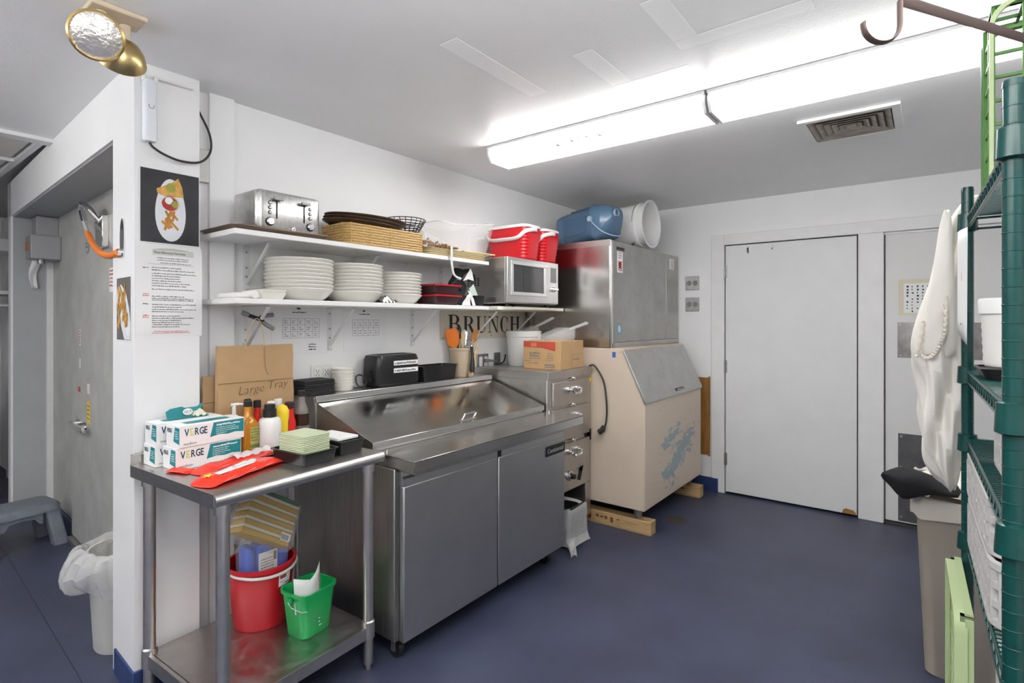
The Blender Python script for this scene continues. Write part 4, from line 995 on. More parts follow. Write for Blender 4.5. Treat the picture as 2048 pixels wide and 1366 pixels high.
for x_ in (DX0 + .04, DX1 - .04):
    for y_ in (DY0 + .04, DY1 - .06): Q().cyl((x_, y_, 0), (x_, y_, .07), .022, .026).build('foot', black_p, dc)
Q().box(DX1 - .055, DY0 - .008, .985, DX1 - .005, DY0, 1.012).build('yellow_tag', yellow_p, dc, bevel=.002)
tp = Q(); tp.box(DX1 - .16, DY0 - .003, .40, DX1 - .115, DY0 - .0005, .42); tp.prism([(-.18, -.09), (-.145, -.105), (-.015, .195), (-.045, .215)], 0, .002, ML.inverted() @ ML @ face_my(DX1, DY0 - .001, .44)); tp.box(DX1 - .085, DY0 - .003, .585, DX1 + .001, DY0 - .0005, .660)
tp.build('black_tape', black_m, dc)
# bin under the cabinet
wb = thing('liner_bin', 'black bin with a clear plastic liner trailing on the floor under the drawer cabinet', 'waste bin', (2.915, 1.845, 0))
m = MB(); m.stack([(z, rrect(w, d, .03)) for z, w, d in ((0, .19, .20), (.25, .22, .235), (.255, .23, .245), (.255, .21, .225), (.02, .18, .19))]); m.build('body', black_p, wb)
def lr(w, d, z, k, sd): return [(x * (1 + k * math.sin(9 * i + sd)), y * (1 + k * math.cos(7 * i + sd)), z + .01 * math.sin(5 * i + sd)) for i, (x, y) in enumerate(rrect(w, d, .035))]
m = MB(); m.loft([lr(.18, .20, .23, .01, 0), lr(.235, .25, .262, .01, 1), lr(.245, .262, .22, .015, 2), lr(.243, .26, .15, .02, 3), lr(.24, .255, .06, .025, 4), lr(.25, .30, .022, .03, 5)], False, None, False); m.build('liner', liner_m, wb, sub=1)
m = MB(); m.grid(lambda a, b: (-.12 - .10 * b + .10 * a * (1 - .4 * b), -.12 - .10 * b + .03 * a + .02 * math.sin(6 * a), .012 + .018 * abs(math.sin(7 * a + 4 * b)) + .04 * (1 - b)), 12, 8); m.build('liner_tail', liner_m, wb)
# power cord looping down beside the cabinet
cd_ = thing('cabinet_cord', 'black power cord with a heavy plug looping beside the drawer cabinet', 'cord', (3.286, 1.79, .62))
Mi = T(-3.286, -1.79, -.62)
MB(Mi).tube(smooth([(3.262, 1.845, DZ + .006), (3.275, 1.815, DZ + .012), (3.272, 1.77, 1.05), (3.274, 1.735, .98), (3.275, 1.72, .88), (3.275, 1.715, .78), (3.275, 1.725, .70), (3.273, 1.74, .675)]), .0065, 8).build('cable', wire_m, cd_)
MB(Mi).tube([(3.272, 1.735, .69), (3.270, 1.745, .665), (3.268, 1.77, .645)], [.014, .020, .019], 12).build('plug', mat('plug_black', (.03, .03, .03), .3), cd_)

# ---- on the drawer cabinet
bk = thing('white_bucket', 'white plastic tub with a scoop in it, behind the cardboard box', 'bucket', (3.075, 2.265, DZ + .003))
MB().lathe([(0, 0), (.104, 0), (.108, .005), (.118, .20), (.124, .202), (.126, .24), (.118, .242), (.116, .205), (.104, .012), (0, .01)], 32).build('body', white_p, bk)
MB().box(.10, -.075, .17, .105, -.07, .21).build('handle_stub', white_p, bk)
def scoop(name, label, loc, M, L=.17, Wd=.12, h_=.075):
    t = thing(name, label, 'scoop'); t.matrix_world = T(loc) @ M
    m = MB()
    rings = []
    for i in range(8):
        a = i / 7; x = -L / 2 + L * a; hh = h_ * (.35 + .65 * min(1, a * 1.4)); w = Wd * (.85 + .15 * a)
        rings.append([(x, -w / 2, hh), (x, -w / 2 * .95, hh * .35), (x, -w / 2 * .75, 0), (x, w / 2 * .75, 0), (x, w / 2 * .95, hh * .35), (x, w / 2, hh)])
    vs = [p for r in rings for p in r]; fs = [(i * 6 + j, i * 6 + j + 1, i * 6 + 7 + j, i * 6 + 6 + j) for i in range(7) for j in range(5)]
    fs.append(tuple(7 * 6 + j for j in range(6)))
    m.add(vs, fs); m.build('bowl', mat('scoop_clear', (.86, .87, .88), .12, alpha=.16), t, thick=.003)
    MB().tube([(L / 2 - .005, 0, h_ * .85), (L / 2 + .05, 0, h_ * 1.05), (L / 2 + .13, 0, h_ * 1.35), (L / 2 + .14, 0, h_ * 1.3)], [.009, .010, .011, .008], 8).build('handle', mat('scoop_clear2', (.86, .87, .88), .12, alpha=.32), t)
    return t
scoop('tub_scoop', 'clear plastic scoop standing in the white tub', (3.10, 2.25, DZ + .20), Rz(math.radians(-42)) @ Ry(math.radians(-12)) @ T(0, 0, 0), .16, .12, .07)
bx = thing('cardboard_box', 'printed brown cardboard box with a red band on the drawer cabinet', 'box', (3.035, 1.985, DZ + .003), math.radians(2))
bw, bdp, bh = .30, .285, .182
MB().box(-bw / 2, -bdp / 2, 0, bw / 2, bdp / 2, bh).build('carton', card, bx, bevel=.002)
E_ = face_mx(-bw / 2 - .0004, bdp / 2, 0)
MB(E_).prism([(.002, .142), (.15, .138), (bdp - .04, .118), (bdp - .04, .178), (.002, .178)], 0, .0005).build('red_band', mat('band_red', (.50, .07, .05), .6), bx)
MB(E_).box(.06, .145, .0005, .105, .17, .001).build('brand_block', mat('band_orange', (.62, .20, .10), .6), bx)
q = MB(E_ @ T(0, 0, .0004))
for k, (x_, y_, w_, h_) in enumerate(((.045, .098, .09, .013), (.05, .080, .075, .013), (.045, .066, .09, .007), (.01, .05, .05, .006), (.03, .035, .09, .006), (.19, .10, .035, .006), (.185, .085, .045, .006), (.18, .07, .05, .006), (.17, .056, .06, .005))): scribble(q, x_, y_, w_, h_, 0)
q.box(.165, .012, 0, .24, .034, .0004); q.build('print', inkgrey, bx)
q = MB(E_ @ T(0, 0, .0009)); scribble(q, .17, .018, .065, .010, 0); q.build('stamp_print', card, bx)
F_ = face_my(-bw / 2, -bdp / 2 - .0004, 0)
q = MB(F_); [q.box(*a) for a in ((.14, .004, 0, .2985, .006, .0004), (.14, .09, 0, .2985, .092, .0004), (.14, .004, 0, .142, .092, .0004))]; scribble(q, .16, .055, .09, .014, 0); q.build('panel_print', inkgrey, bx)
scoop('ice_scoop', 'large clear plastic scoop lying on the cardboard box', (3.02, 1.96, DZ + bh + .004), Rz(math.radians(-28)), .22, .13, .085)
# ================================================================ ice machine
ib = thing('ice_bin', 'beige ice storage bin with a sloping steel hatch and scuffed front', 'ice bin', (3.84, 1.9, 0))
MI2 = T(-3.84, -1.9, 0)
IX0, IX1 = 3.296, 4.39
YZ = Matrix(((0, 0, 1, 0), (1, 0, 0, 0), (0, 1, 0, 0), (0, 0, 0, 1)))
def K(): return MB(MI2)
K().prism([(1.455, .160), (1.455, .868), (1.600, 1.190), (1.64, 1.214), (2.36, 1.214), (2.36, .160)], IX0, IX1, YZ).build('body', ice_beige, ib, bevel=.006)
# worn front sheet: old blue-grey paint showing through scuffs
def scuff_mat():
    m = bpy.data.materials.new('scuffed_beige'); m.use_nodes = True; nt = m.node_tree; b = nt.nodes['Principled BSDF']
    b.inputs['Roughness'].default_value = .45
    tc = nt.nodes.new('ShaderNodeTexCoord')
    def N(t, **kw):
        n = nt.nodes.new(t)
        for k, v in kw.items(): setattr(n, k, v)
        return n
    def mask(cx, cz, sx, sz, rot):
        mp = N('ShaderNodeMapping'); mp.vector_type = 'TEXTURE'
        mp.inputs['Location'].default_value = (cx, 1.4548 - 1.9, cz); mp.inputs['Rotation'].default_value = (0, -rot, 0); mp.inputs['Scale'].default_value = (sx, 1, sz)
        nt.links.new(tc.outputs['Object'], mp.inputs[0])
        g = N('ShaderNodeTexGradient'); g.gradient_type = 'SPHERICAL'; nt.links.new(mp.outputs[0], g.inputs[0]); return g.outputs[1]
    a = mask(-.12, .56, .30, .10, .35); c = mask(.12, .45, .50, .17, .32); e = mask(-.08, .34, .26, .16, .1)
    m1 = N('ShaderNodeMath', operation='MAXIMUM'); nt.links.new(a, m1.inputs[0]); nt.links.new(c, m1.inputs[1])
    m2 = N('ShaderNodeMath', operation='MAXIMUM'); nt.links.new(m1.outputs[0], m2.inputs[0]); nt.links.new(e, m2.inputs[1])
    mp = N('ShaderNodeMapping'); mp.inputs['Rotation'].default_value = (0, .42, 0); mp.inputs['Scale'].default_value = (4, 4, 11); nt.links.new(tc.outputs['Object'], mp.inputs[0])
    no = N('ShaderNodeTexNoise'); no.inputs['Scale'].default_value = 2.4; no.inputs['Detail'].default_value = 9; no.inputs['Roughness'].default_value = .72; nt.links.new(mp.outputs[0], no.inputs['Vector'])
    ma = N('ShaderNodeMath', operation='MULTIPLY_ADD'); nt.links.new(m2.outputs[0], ma.inputs[0]); ma.inputs[1].default_value = .30; nt.links.new(no.outputs[0], ma.inputs[2])
    r = N('ShaderNodeValToRGB'); r.color_ramp.elements[0].position = .635; r.color_ramp.elements[1].position = .665
    nt.links.new(ma.outputs[0], r.inputs[0])
    mx = N('ShaderNodeMix', data_type='RGBA'); mx.inputs[6].default_value = (.62, .52, .42, 1); mx.inputs[7].default_value = (.30, .37, .39, 1)
    nt.links.new(r.outputs[0], mx.inputs[0]); nt.links.new(mx.outputs[2], b.inputs['Base Color'])
    return m
K().box(IX0 + .006, 1.4535, .172, IX1 - .006, 1.4552, .860).build('front_sheet', scuff_mat(), ib)
q = K()
for i in range(40):
    x = random.uniform(3.35, 4.35); z = random.uniform(.2, .82); l = random.uniform(.002, .005); q.prism(ell(l, l * .7, 6), 0, .0006, face_my(x, 1.4536, z))
stuff(q.build('chips', mat('chip_dark', (.16, .15, .15), .7), ib))
hm = K(); hm.prism([(1.444, .862), (1.447, .885), (1.600, 1.204), (1.612, 1.200), (1.462, .872), (1.458, .862)], IX0 - .004, IX1 + .004, YZ)
hh = hm.build('hatch', mat('hatch_steel', (.56, .56, .55), .38, 1, var=.15, vscale=9, bump=.10, bscale=50, rvar=.08), ib, bevel=.002)
MB(MI2 @ T(3.92, 1.4525, .900) @ Rx(PI / 2 - .43)).box(-.075, -.010, 0, .075, .010, .004).build('name_plate', black_p, ib, bevel=.001)
q = MB(MI2 @ T(3.92, 1.4490, .899) @ Rx(PI / 2 - .43)); scribble(q, -.06, -.004, .12, .008, .001); q.build('plate_print', mat('plate_silver', (.6, .6, .6), .4), ib)
K().prism([(1.600, 1.19), (1.604, 1.214), (1.70, 1.217), (1.70, 1.19)], IX0 - .001, IX1 + .001, YZ).build('top_strip', ice_beige, ib, bevel=.002)
MB(MI2).box(IX0 - .0015, 1.66, 1.155, IX0, 1.685, 1.19).build('blue_sticker', mat('sticker_blue', (.03, .12, .40), .5), ib)
for x_ in (IX0 + .07, IX1 - .07):
    for y_ in (1.53, 2.28): 
        lg = K(); lg.cyl((x_, y_, .091), (x_, y_, .162), .022, .034, n=16); lg.build('leg', galv, ib)
for nm, x_, lab in (('lumber_block', IX0 + .07, 'worn timber block under the ice bin legs beside the drawer cabinet'), ('lumber_block', IX1 - .07, 'worn timber block under the ice bin legs by the door wall')):
    t = thing(nm, lab, 'timber', (x_, 1.86, 0), group='timber blocks under the ice bin')
    MB().box(-.042, -.435, 0, .042, .52, .090).build('beam', wood_m, t, bevel=.003)
    q = MB(face_mx(-.0422, .1, .03))
    for i in range(9): a = random.uniform(0, .42); q.box(a, random.uniform(-.01, .03), 0, a + random.uniform(.01, .04), random.uniform(.032, .04), .0006) if i % 3 == 0 else q.box(a, .005 + .02 * random.random(), 0, a + .02, .01 + .02 * random.random() + .005, .0006)
    q.build('stain', mat('wood_stain', (.20, .06, .02), .7), t)
ih = thing('ice_maker', 'stainless ice maker head sitting on the beige ice bin', 'ice maker', (3.9, 2.0, 1.2175))
MH = T(-3.9, -2.0, -1.2175)
def Hh(): return MB(MH)
HX0, HX1, HY0, HY1, HZ0, HZ1 = 3.298, 4.530, 1.694, 2.395, 1.2175, 1.952
Hh().box(HX0, HY0 + .01, HZ0, HX1, HY1, HZ1).build('cabinet', mat('stainless_side', (.58, .56, .545), .22, 1, var=.15, vscale=2.5, bump=.25, bscale=3.2, rvar=.08, bdist=.012), ih, bevel=.004)
fp = mat('panel_steel', (.50, .49, .47), .42, .85, var=.22, vscale=5, bump=.08, bscale=70, rvar=.08)
Hh().box(HX0 + .028, HY0, HZ0 + .036, 4.262, HY0 + .012, HZ1 - .003).build('front_panel', fp, ih, bevel=.003)
Hh().box(4.265, HY0 - .001, HZ0 + .036, HX1, HY0 + .012, HZ1 - .003).build('side_panel', fp, ih, bevel=.003)
Hh().box(HX0, HY0 - .002, HZ0, HX0 + .028, HY0 + .012, HZ1).build('corner_post', mat('bright_trim', (.75, .75, .74), .22, 1), ih, bevel=.006)
Hh().box(HX0 + .01, HY0 - .002, HZ0, HX1, HY0 + .012, HZ0 + .034).build('bottom_rail', steel_w, ih, bevel=.002)
Hh().box(HX0 - .002, HY0 + .005, HZ1 - .04, HX0, HY1, HZ1 + .002).build('side_rail', steel, ih)
s_ = Hh(); s_.box(3.385, HY0 - .0012, 1.735, 3.470, HY0, 1.880); s_.build('warning_sticker', white_b, ih)
q = MB(MH @ face_my(3.385, HY0 - .0013, 1.735)); [scribble(q, .012, .015 + .014 * i, .06, .009, 0, .15) for i in range(5)]; [scribble(q, .02, .10 + .016 * i, .045, .006, 0) for i in range(3)]; q.box(.022, .03, 0, .06, .075, .0003); q.build('sticker_print', redink, ih)
Hh().box(3.375, HY0 - .0015, 1.890, 3.495, HY0, 1.912).build('name_plate', black_p, ih)
Hh().box(4.33, HY0 - .0025, 1.83, 4.43, HY0 - .001, 1.915).build('rating_label', white_b, ih)
q = MB(MH @ face_my(4.33, HY0 - .0026, 1.83)); [scribble(q, .03, .01 + .014 * i, .06, .006, 0) for i in range(5)]; q.build('rating_print', inkgrey, ih)
c_ = MB(MH @ face_my(3.415, HY0 - .0002, 1.345)); c_.prism(ell(.034, .040, 22), 0, .001); c_.build('blue_badge', mat('badge_blue', (.10, .30, .45), .4), ih)
c_ = MB(MH @ face_my(3.415, HY0 - .0013, 1.345)); c_.prism(ell(.022, .027, 22), 0, .0006); c_.build('badge_disc', mat('badge_pale', (.55, .68, .75), .4), ih)

# ---- blue water jug lying on top
jg = thing('water_jug', 'translucent blue water jug lying on its side on the ice maker', 'jug'); 
ax = (Vector((3.495, 1.735, 0)) - Vector((3.60, 2.27, 0)))
ang = math.atan2(ax.y, ax.x)
jg.matrix_world = T(3.595, 2.24, HZ1 + .004 + .125) @ Rz(ang) @ Ry(math.radians(85.5))
def jr(z, w, r=.06): return (z, [(x + (.125 - w / 2) * .0, y) for x, y in rrect(w, w, min(r, w * .45), 5)])
m = MB(); m.stack([jr(0, .20), jr(.012, .225), (.05, rrect(.235, .235, .06, 5)), (.062, rrect(.222, .222, .06, 5)), (.085, rrect(.222, .222, .06, 5)), (.098, rrect(.24, .24, .06, 5)), (.34, rrect(.245, .245, .06, 5)), (.352, rrect(.258, .258, .06, 5)), (.372, rrect(.258, .258, .06, 5)), (.385, rrect(.246, .246, .06, 5)), (.43, rrect(.235, .235, .06, 5)), (.47, [(x - .02, y) for x, y in rrect(.17, .19, .05, 5)]), (.505, [(x - .035, y) for x, y in rrect(.10, .13, .04, 5)])])
m.build('jug_body', bluejug, jg)
for y_ in (-.117, ):
    MB().prism(rrect(.13, .20, .02, 3), 0, .006, T(0, -.119, .215) @ Rx(PI / 2)).build('side_panel', mat('jug_panel', (.07, .14, .25), .2, alpha=.85), jg)
MB().prism(rrect(.20, .13, .02, 3), 0, .006, T(-.1245, 0, .215) @ Ry(-PI / 2)).build('side_panel', mat('jug_panel', (.07, .14, .25), .2, alpha=.85), jg)
hb = MB(); hb.tube(smooth([(-.02, -.134, .362), (.03, -.138, .40), (.09, -.10, .45), (.11, 0, .47), (.09, .10, .45), (.03, .136, .40), (-.02, .134, .362)]), .005, 8); hb.build('bail', mat('bail_blue', (.35, .45, .55), .3), jg)
for s_ in (-1, 1): MB().cyl((-.02, s_ * .128, .362), (-.02, s_ * .142, .362), .020).build('bail_boss', mat('bail_blue', (.35, .45, .55), .3), jg)
MB().lathe([(.022, 0), (.026, 0), (.026, .018), (.022, .018)], 18, T(-.045, -.02, .503)).build('spout_ring', mat('bail_blue', (.35, .45, .55), .3), jg)

wpl = thing('white_pail', 'large round white plastic container lying on its side on the ice maker', 'container'); wpl.matrix_world = T(3.905, 1.665, HZ1 + .004 + .182) @ Rx(PI / 2)
MB().lathe([(0, -.36), (.140, -.36), (.148, -.352), (.160, -.10), (.168, -.10), (.168, -.07), (.161, -.068), (.164, -.012), (.180, -.010), (.182, 0), (.168, 0), (.160, -.02), (.141, -.345), (0, -.35)], 40).build('body', white_p, wpl)
MB().tube([(.170 * math.cos(a), .170 * math.sin(a), -.085) for a in [PI * .0 + PI * i / 16 for i in range(17)]], .003, 6).build('bail', galv, wpl)
t_ = tag(MB(T(3.66, 1.70, HZ1 + .012) @ Rz(.6)).cyl((-.04, 0, 0), (.05, 0, 0), .008, .010).build('black_marker', black_p), 'short black plastic tap spout lying at the ice maker edge', 'spout')
# ================================================================ wall shelves
UZ, LZ2 = 1.762, 1.490
ush = thing('wall_shelf', 'upper white wall shelf board holding the steel toaster and baskets', 'shelf', (1.76, 2.29, UZ))
MB(T(-1.76, -2.29, -UZ)).box(1.0, 2.125, UZ - .022, 2.53, YW, UZ).build('board', mat('shelf_white', (.80, .80, .79), .35), ush, bevel=.003)
lsh = thing('wall_shelf', 'lower white wall shelf board holding the bowl stacks', 'shelf', (1.76, 2.29, LZ2))
MB(T(-1.76, -2.29, -LZ2)).box(1.0, 2.125, LZ2 - .022, 2.53, YW, LZ2).build('board', mat('shelf_white', (.80, .80, .79), .35), lsh, bevel=.003)
wsh = thing('wall_shelf', 'cream warped shelf board under the microwave', 'shelf', (2.91, 2.25, LZ2))
m = MB(T(-2.91, -2.25, -LZ2)); m.loft([[(x, 2.06 - .01 * math.sin(5 * (x - 2.53)), LZ2 - .022 + .006 * math.sin(4 * (x - 2.53))), (x, YW, LZ2 - .022), (x, YW, LZ2), (x, 2.06 - .01 * math.sin(5 * (x - 2.53)), LZ2 + .006 * math.sin(4 * (x - 2.53)) * 0)] for x in [2.532 + .756 * i / 10 for i in range(11)]])
m.build('board', mat('shelf_cream', (.78, .76, .68), .4), wsh, bevel=.002)
br_m = mat('bracket_white', (.74, .75, .76), .35, .2)
def bracket(x, z, L, H_, parent, zl):
    r = MB(T(x - parent.location.x, -parent.location.y, z - parent.location.z))
    r.box(-.014, YW - .003, -H_, .014, YW, 0); r.box(-.014, YW - L, -.003, .014, YW, 0)
    r.tube([(0, YW - .004, -H_ + .02), (0, YW - L + .03, -.006)], .010, 6, flat=(1, .5))
    r.box(-.011, YW - .012, -H_, .011, YW - .002, -H_ + .05)
    b = r.build('bracket', br_m, parent, bevel=.0008)
    s = MB(T(x - parent.location.x, -parent.location.y, z - parent.location.z))
    for zz in (-.03, -H_ * .5, -H_ + .06): s.cyl((0, YW - .0052, zz), (0, YW - .003, zz), .005, n=8)
    s.build('screws', galv, b)
for x_ in (1.20, 1.775, 2.43): bracket(x_, UZ - .022, .235, .20, ush, 0)
for x_ in (1.195, 1.628, 2.19): bracket(x_, LZ2 - .022, .235, .215, lsh, 0)
for x_ in (2.69, 3.11): bracket(x_, LZ2 - .022, .28, .235, wsh, 0)

# ---- upper shelf
US = UZ + .001
pn = thing('sheet_pan', 'dark baking sheet under the steel toaster', 'tray', (1.215, 2.285, US), 0)
MB().stack([(0, rrect(.40, .29, .02)), (.015, rrect(.42, .31, .02)), (.015, rrect(.43, .32, .02)), (.018, rrect(.43, .32, .02)), (.018, rrect(.41, .30, .02)), (.004, rrect(.39, .28, .02))]).build('pan', mat('pan_dark', (.26, .20, .16), .38, .9, var=.3, vscale=10), pn)
to = thing('steel_toaster', 'four-slice brushed steel toaster with two levers and dials', 'toaster', (1.243, 2.25, US + .006), 0)
tw, td, th = .290, .215, .170
m = MB(); m.stack([(z, rrect(w, d, r, 6)) for z, w, d, r in ((.014, tw - .004, td - .004, .024), (.018, tw, td, .026), (th - .012, tw, td, .026), (th - .004, tw - .006, td - .006, .024), (th, tw - .022, td - .022, .02))]); m.build('shell', mat('toaster_steel', (.62, .61, .60), .27, 1, var=.08, vscale=6, stretch=(14, 14, 1), rvar=.06), to)
MB().stack([(0, rrect(tw - .03, td - .03, .02)), (.014, rrect(tw - .01, td - .01, .024))]).build('base', black_p, to)
q = MB(); [q.box(x - .055, y - .012, th - .0005, x + .055, y + .012, th + .0008) for x in (-.068, .068) for y in (-.05, .05)]; q.build('slots', black_m, to)
FY = -td / 2 - .0005
for s_ in (-1, 1):
    cx = -.062 if s_ < 0 else .062
    MB(face_my(cx, FY, .055)).box(-.0028, 0, 0, .0028, .075, .0008).build('lever_slot', black_m, to)
    lv = MB(); lv.stack([(0, rrect(.034, .008, .003, 2)), (.012, rrect(.044, .012, .005, 2)), (.02, rrect(.040, .010, .004, 2))], face_my(cx, FY, .135)); lv.build('lever', mat('lever_grey', (.16, .16, .17), .3, .5), to)
    bx0 = cx + s_ * .028 if s_ > 0 else cx - .030
    for k in range(3):
        MB().lathe([(0, .005), (.005, .004), (.0065, 0)], 12, face_my(bx0, FY, .118 - .020 * k)).build('button', chrome, to)
        MB().lathe([(.0066, 0), (.0080, 0), (.0080, .0015), (.0066, .0015)], 12, face_my(bx0, FY, .118 - .020 * k)).build('button_ring', black_p, to)
    MB().lathe([(.0155, 0), (.0155, .010), (.012, .014), (0, .014)], 18, face_my(bx0 + s_ * .001, FY, .040)).build('dial', chrome, to)
    MB().lathe([(.016, 0), (.0185, 0), (.0185, .002), (.016, .002)], 18, face_my(bx0 + s_ * .001, FY, .040)).build('dial_ring', darkmetal, to)
MB().lathe([(0, .003), (.010, .003), (.012, 0)], 18, face_my(.012, FY, .020)).build('emblem', chrome, to)
text('e', .014, ink, to, face_my(.0085, FY - .0035, .0165), 'emblem_letter', .0003)

bsk = thing('woven_basket', 'long rectangular woven tan bread basket on the upper shelf', 'basket', (1.760, 2.245, US), math.radians(-2.0))
bl, bd_, bh_ = .470, .225, .105
for k in range(8):
    z = .006 + k * .0125; sc_ = 1 + .010 * k / 7
    base = rrect(bl * sc_, bd_ * sc_, .035, 5); pts = []
    per = []
    for i in range(len(base)):
        a = Vector(base[i]); b = Vector(base[(i + 1) % len(base)]); n_ = max(1, int((b - a).length / .03))
        for j in range(n_): per.append(a.lerp(b, j / n_))
    m = MB(); m.tube([(p.x * (1 + .006 * math.sin(i * 1.3 + k * PI)), p.y * (1 + .012 * math.sin(i * 1.3 + k * PI)), z) for i, p in enumerate(per)], (.0064 if 1 else 0), 6, closed=True, flat=(.75, 1)); m.build('woven_strip', wicker, bsk)
m = MB()
for i, p in enumerate(per):
    if i % 4 == 0: m.box(p.x - .003, p.y - .0035, .002, p.x + .003, p.y + .0035, bh_ - .004)
stuff(m.build('stakes', mat('wicker_dark', (.48, .29, .09), .55), bsk))
MB().box(-bl / 2 + .01, -bd_ / 2 + .01, .001, bl / 2 - .01, bd_ / 2 - .01, .006).build('base', wicker, bsk)
o_ = None
trm = mat('brown_tray', (.075, .045, .025), .4, var=.3, vscale=20)
for k in range(3):
    prof = [(z, [(x * s_, y * s_) for x, y in ell(.225, .12, 40)]) for z, s_ in ((0, .86), (.003, .88), (.013, .99), (.016, 1.0), (.0185, .99), (.006, .86))]
    t = MB().stack(prof).build('oval_tray', trm)
    tag(t, ('bottom', 'middle', 'top')[k] + ' brown oval serving tray of the pile resting on the woven basket', 'tray', 'oval trays on the basket'); t.location = (1.715 + .012 * k, 2.275, US + .108 + k * .0165); t.rotation_euler = (0, math.radians(.8), math.radians(-4 * k))
wb_ = thing('wire_basket', 'round black wire basket perched on the woven basket', 'basket', (2.035, 2.325, US + .115))
m = MB()
for k in range(7):
    r = .062 + .052 * (k / 6) ** .8; m.tube([(r * math.cos(a), r * math.sin(a), .004 + .082 * k / 6) for a in [2 * PI * i / 28 for i in range(28)]], .0026, 5, closed=True)
for i in range(22):
    a = 2 * PI * i / 22; m.tube([((.062 + .052 * (k / 6) ** .8) * math.cos(a + .05 * (k % 2)), (.062 + .052 * (k / 6) ** .8) * math.sin(a + .05 * (k % 2)), .004 + .082 * k / 6) for k in range(7)], .0022, 4)
stuff(m.build('wire_mesh', black_p, wb_))
MB().lathe([(0, .002), (.062, .002), (.062, .006), (0, .006)], 24).build('base', black_p, wb_)
ct = thing('acrylic_tub', 'clear acrylic ice tub with swooping rim on the upper shelf', 'tub', (2.43, 2.275, US + .040))
rings = []
for k in range(8):
    a = k / 7; w = .35 + .14 * a; d = .17 + .05 * a
    rings.append([(x, y, (.15 * a) * (1 + (.34 * ((x / (w / 2)) ** 2) + .20 * (x / (w / 2))) * a)) for x, y in rrect(w, d, .07, 6)])
MB().loft(rings, True, None, False).build('tub_wall', clear_m, ct)
m = MB(); m.tube(rings[-1], .0035, 6, closed=True); m.build('rim', mat('clear_rim', (.9, .92, .93), .05, alpha=.55), ct)
m = MB(); m.box(.19, -.03, .12, .20, .03, .135); m.build('handle', mat('clear_rim', (.9, .92, .93), .05, alpha=.55), ct)
for k in range(4):
    t = thing('wood_board', ('lowest bamboo serving board in the pile under the acrylic tub', 'second lowest bamboo serving board in the pile under the acrylic tub', 'pale green serving board in the bamboo pile under the acrylic tub', 'top bamboo serving board in the pile under the acrylic tub')[k], 'board', (2.265 + random.uniform(-.006, .006), 2.235, US + k * .0098), math.radians(random.uniform(-1.5, 1.5)), 'bamboo boards on the upper shelf')
    MB().stack([(0, rrect(.475, .20, .03)), (.008, rrect(.50, .215, .03)), (.0095, rrect(.50, .215, .03))]).build('board', bamboo if k != 2 else mat('board_green', (.50, .54, .36), .5), t)
for k in range(3):
    tag(MB().cyl((0, 0, 0), (.26, .02 * (k - 1), 0), .0045, n=8).build('bamboo_stick', bamboo), 'bamboo stick lying on the serving boards beside the acrylic tub', 'stick', 'bamboo sticks').location = (2.33, 2.150 + .008 * k, US + .0455)
pb = thing('nut_bag', 'clear bag of brown nuts on the upper shelf boards', 'bag', (2.150, 2.175, US + .0405), math.radians(-8))
nm = mat('nuts', (.38, .17, .06), .6, var=.5, vscale=60)
m = MB()
for i in range(110):
    x = random.uniform(-.10, .11); hmax = .075 * (1 - (x + .10) / .26); m.lathe([(0, -.009), (.006, -.005), (.0065, .003), (0, .009)], 6, T(x, random.uniform(-.035, .035), random.uniform(.008, max(.012, hmax * .62))) @ Rx(random.uniform(0, 3)) @ Ry(random.uniform(0, 3)))
stuff(m.build('nuts', nm, pb))
rings = []
for k in range(9):
    a = k / 8; x = -.125 + .25 * a; hz = .085 * (1 - a) + .012; rings.append([(x, .045 * math.cos(b) * (1 - .3 * a), .002 + hz * (.5 + .5 * math.sin(b)) * (1 + .08 * math.sin(9 * a + 4 * b))) for b in [2 * PI * i / 14 for i in range(14)]])
MB().loft(rings).build('film', film_m, pb)
cpts = smooth([(2.19, 2.118, US + .052), (2.185, 2.112, US + .03), (2.18, 2.108, US - .02), (2.185, 2.108, US - .065), (2.205, 2.115, US - .10), (2.235, 2.12, US - .115), (2.25, 2.12, US - .118)])
t = thing('extension_lead', 'bundled white cord dangling over the upper shelf edge', 'cord', (2.19, 2.118, US))
m = MB(T(-2.19, -2.118, -US)); m.tube(cpts, .0035, 6); m.tube([p + Vector((.008, 0, .003)) for p in cpts], .0035, 6); m.build('cable', white_p, t)
MB(T(-2.19, -2.118, -US)).tube([cpts[-2], cpts[-1] + Vector((.02, 0, -.004))], .008, 8).build('plug', white_p, t)

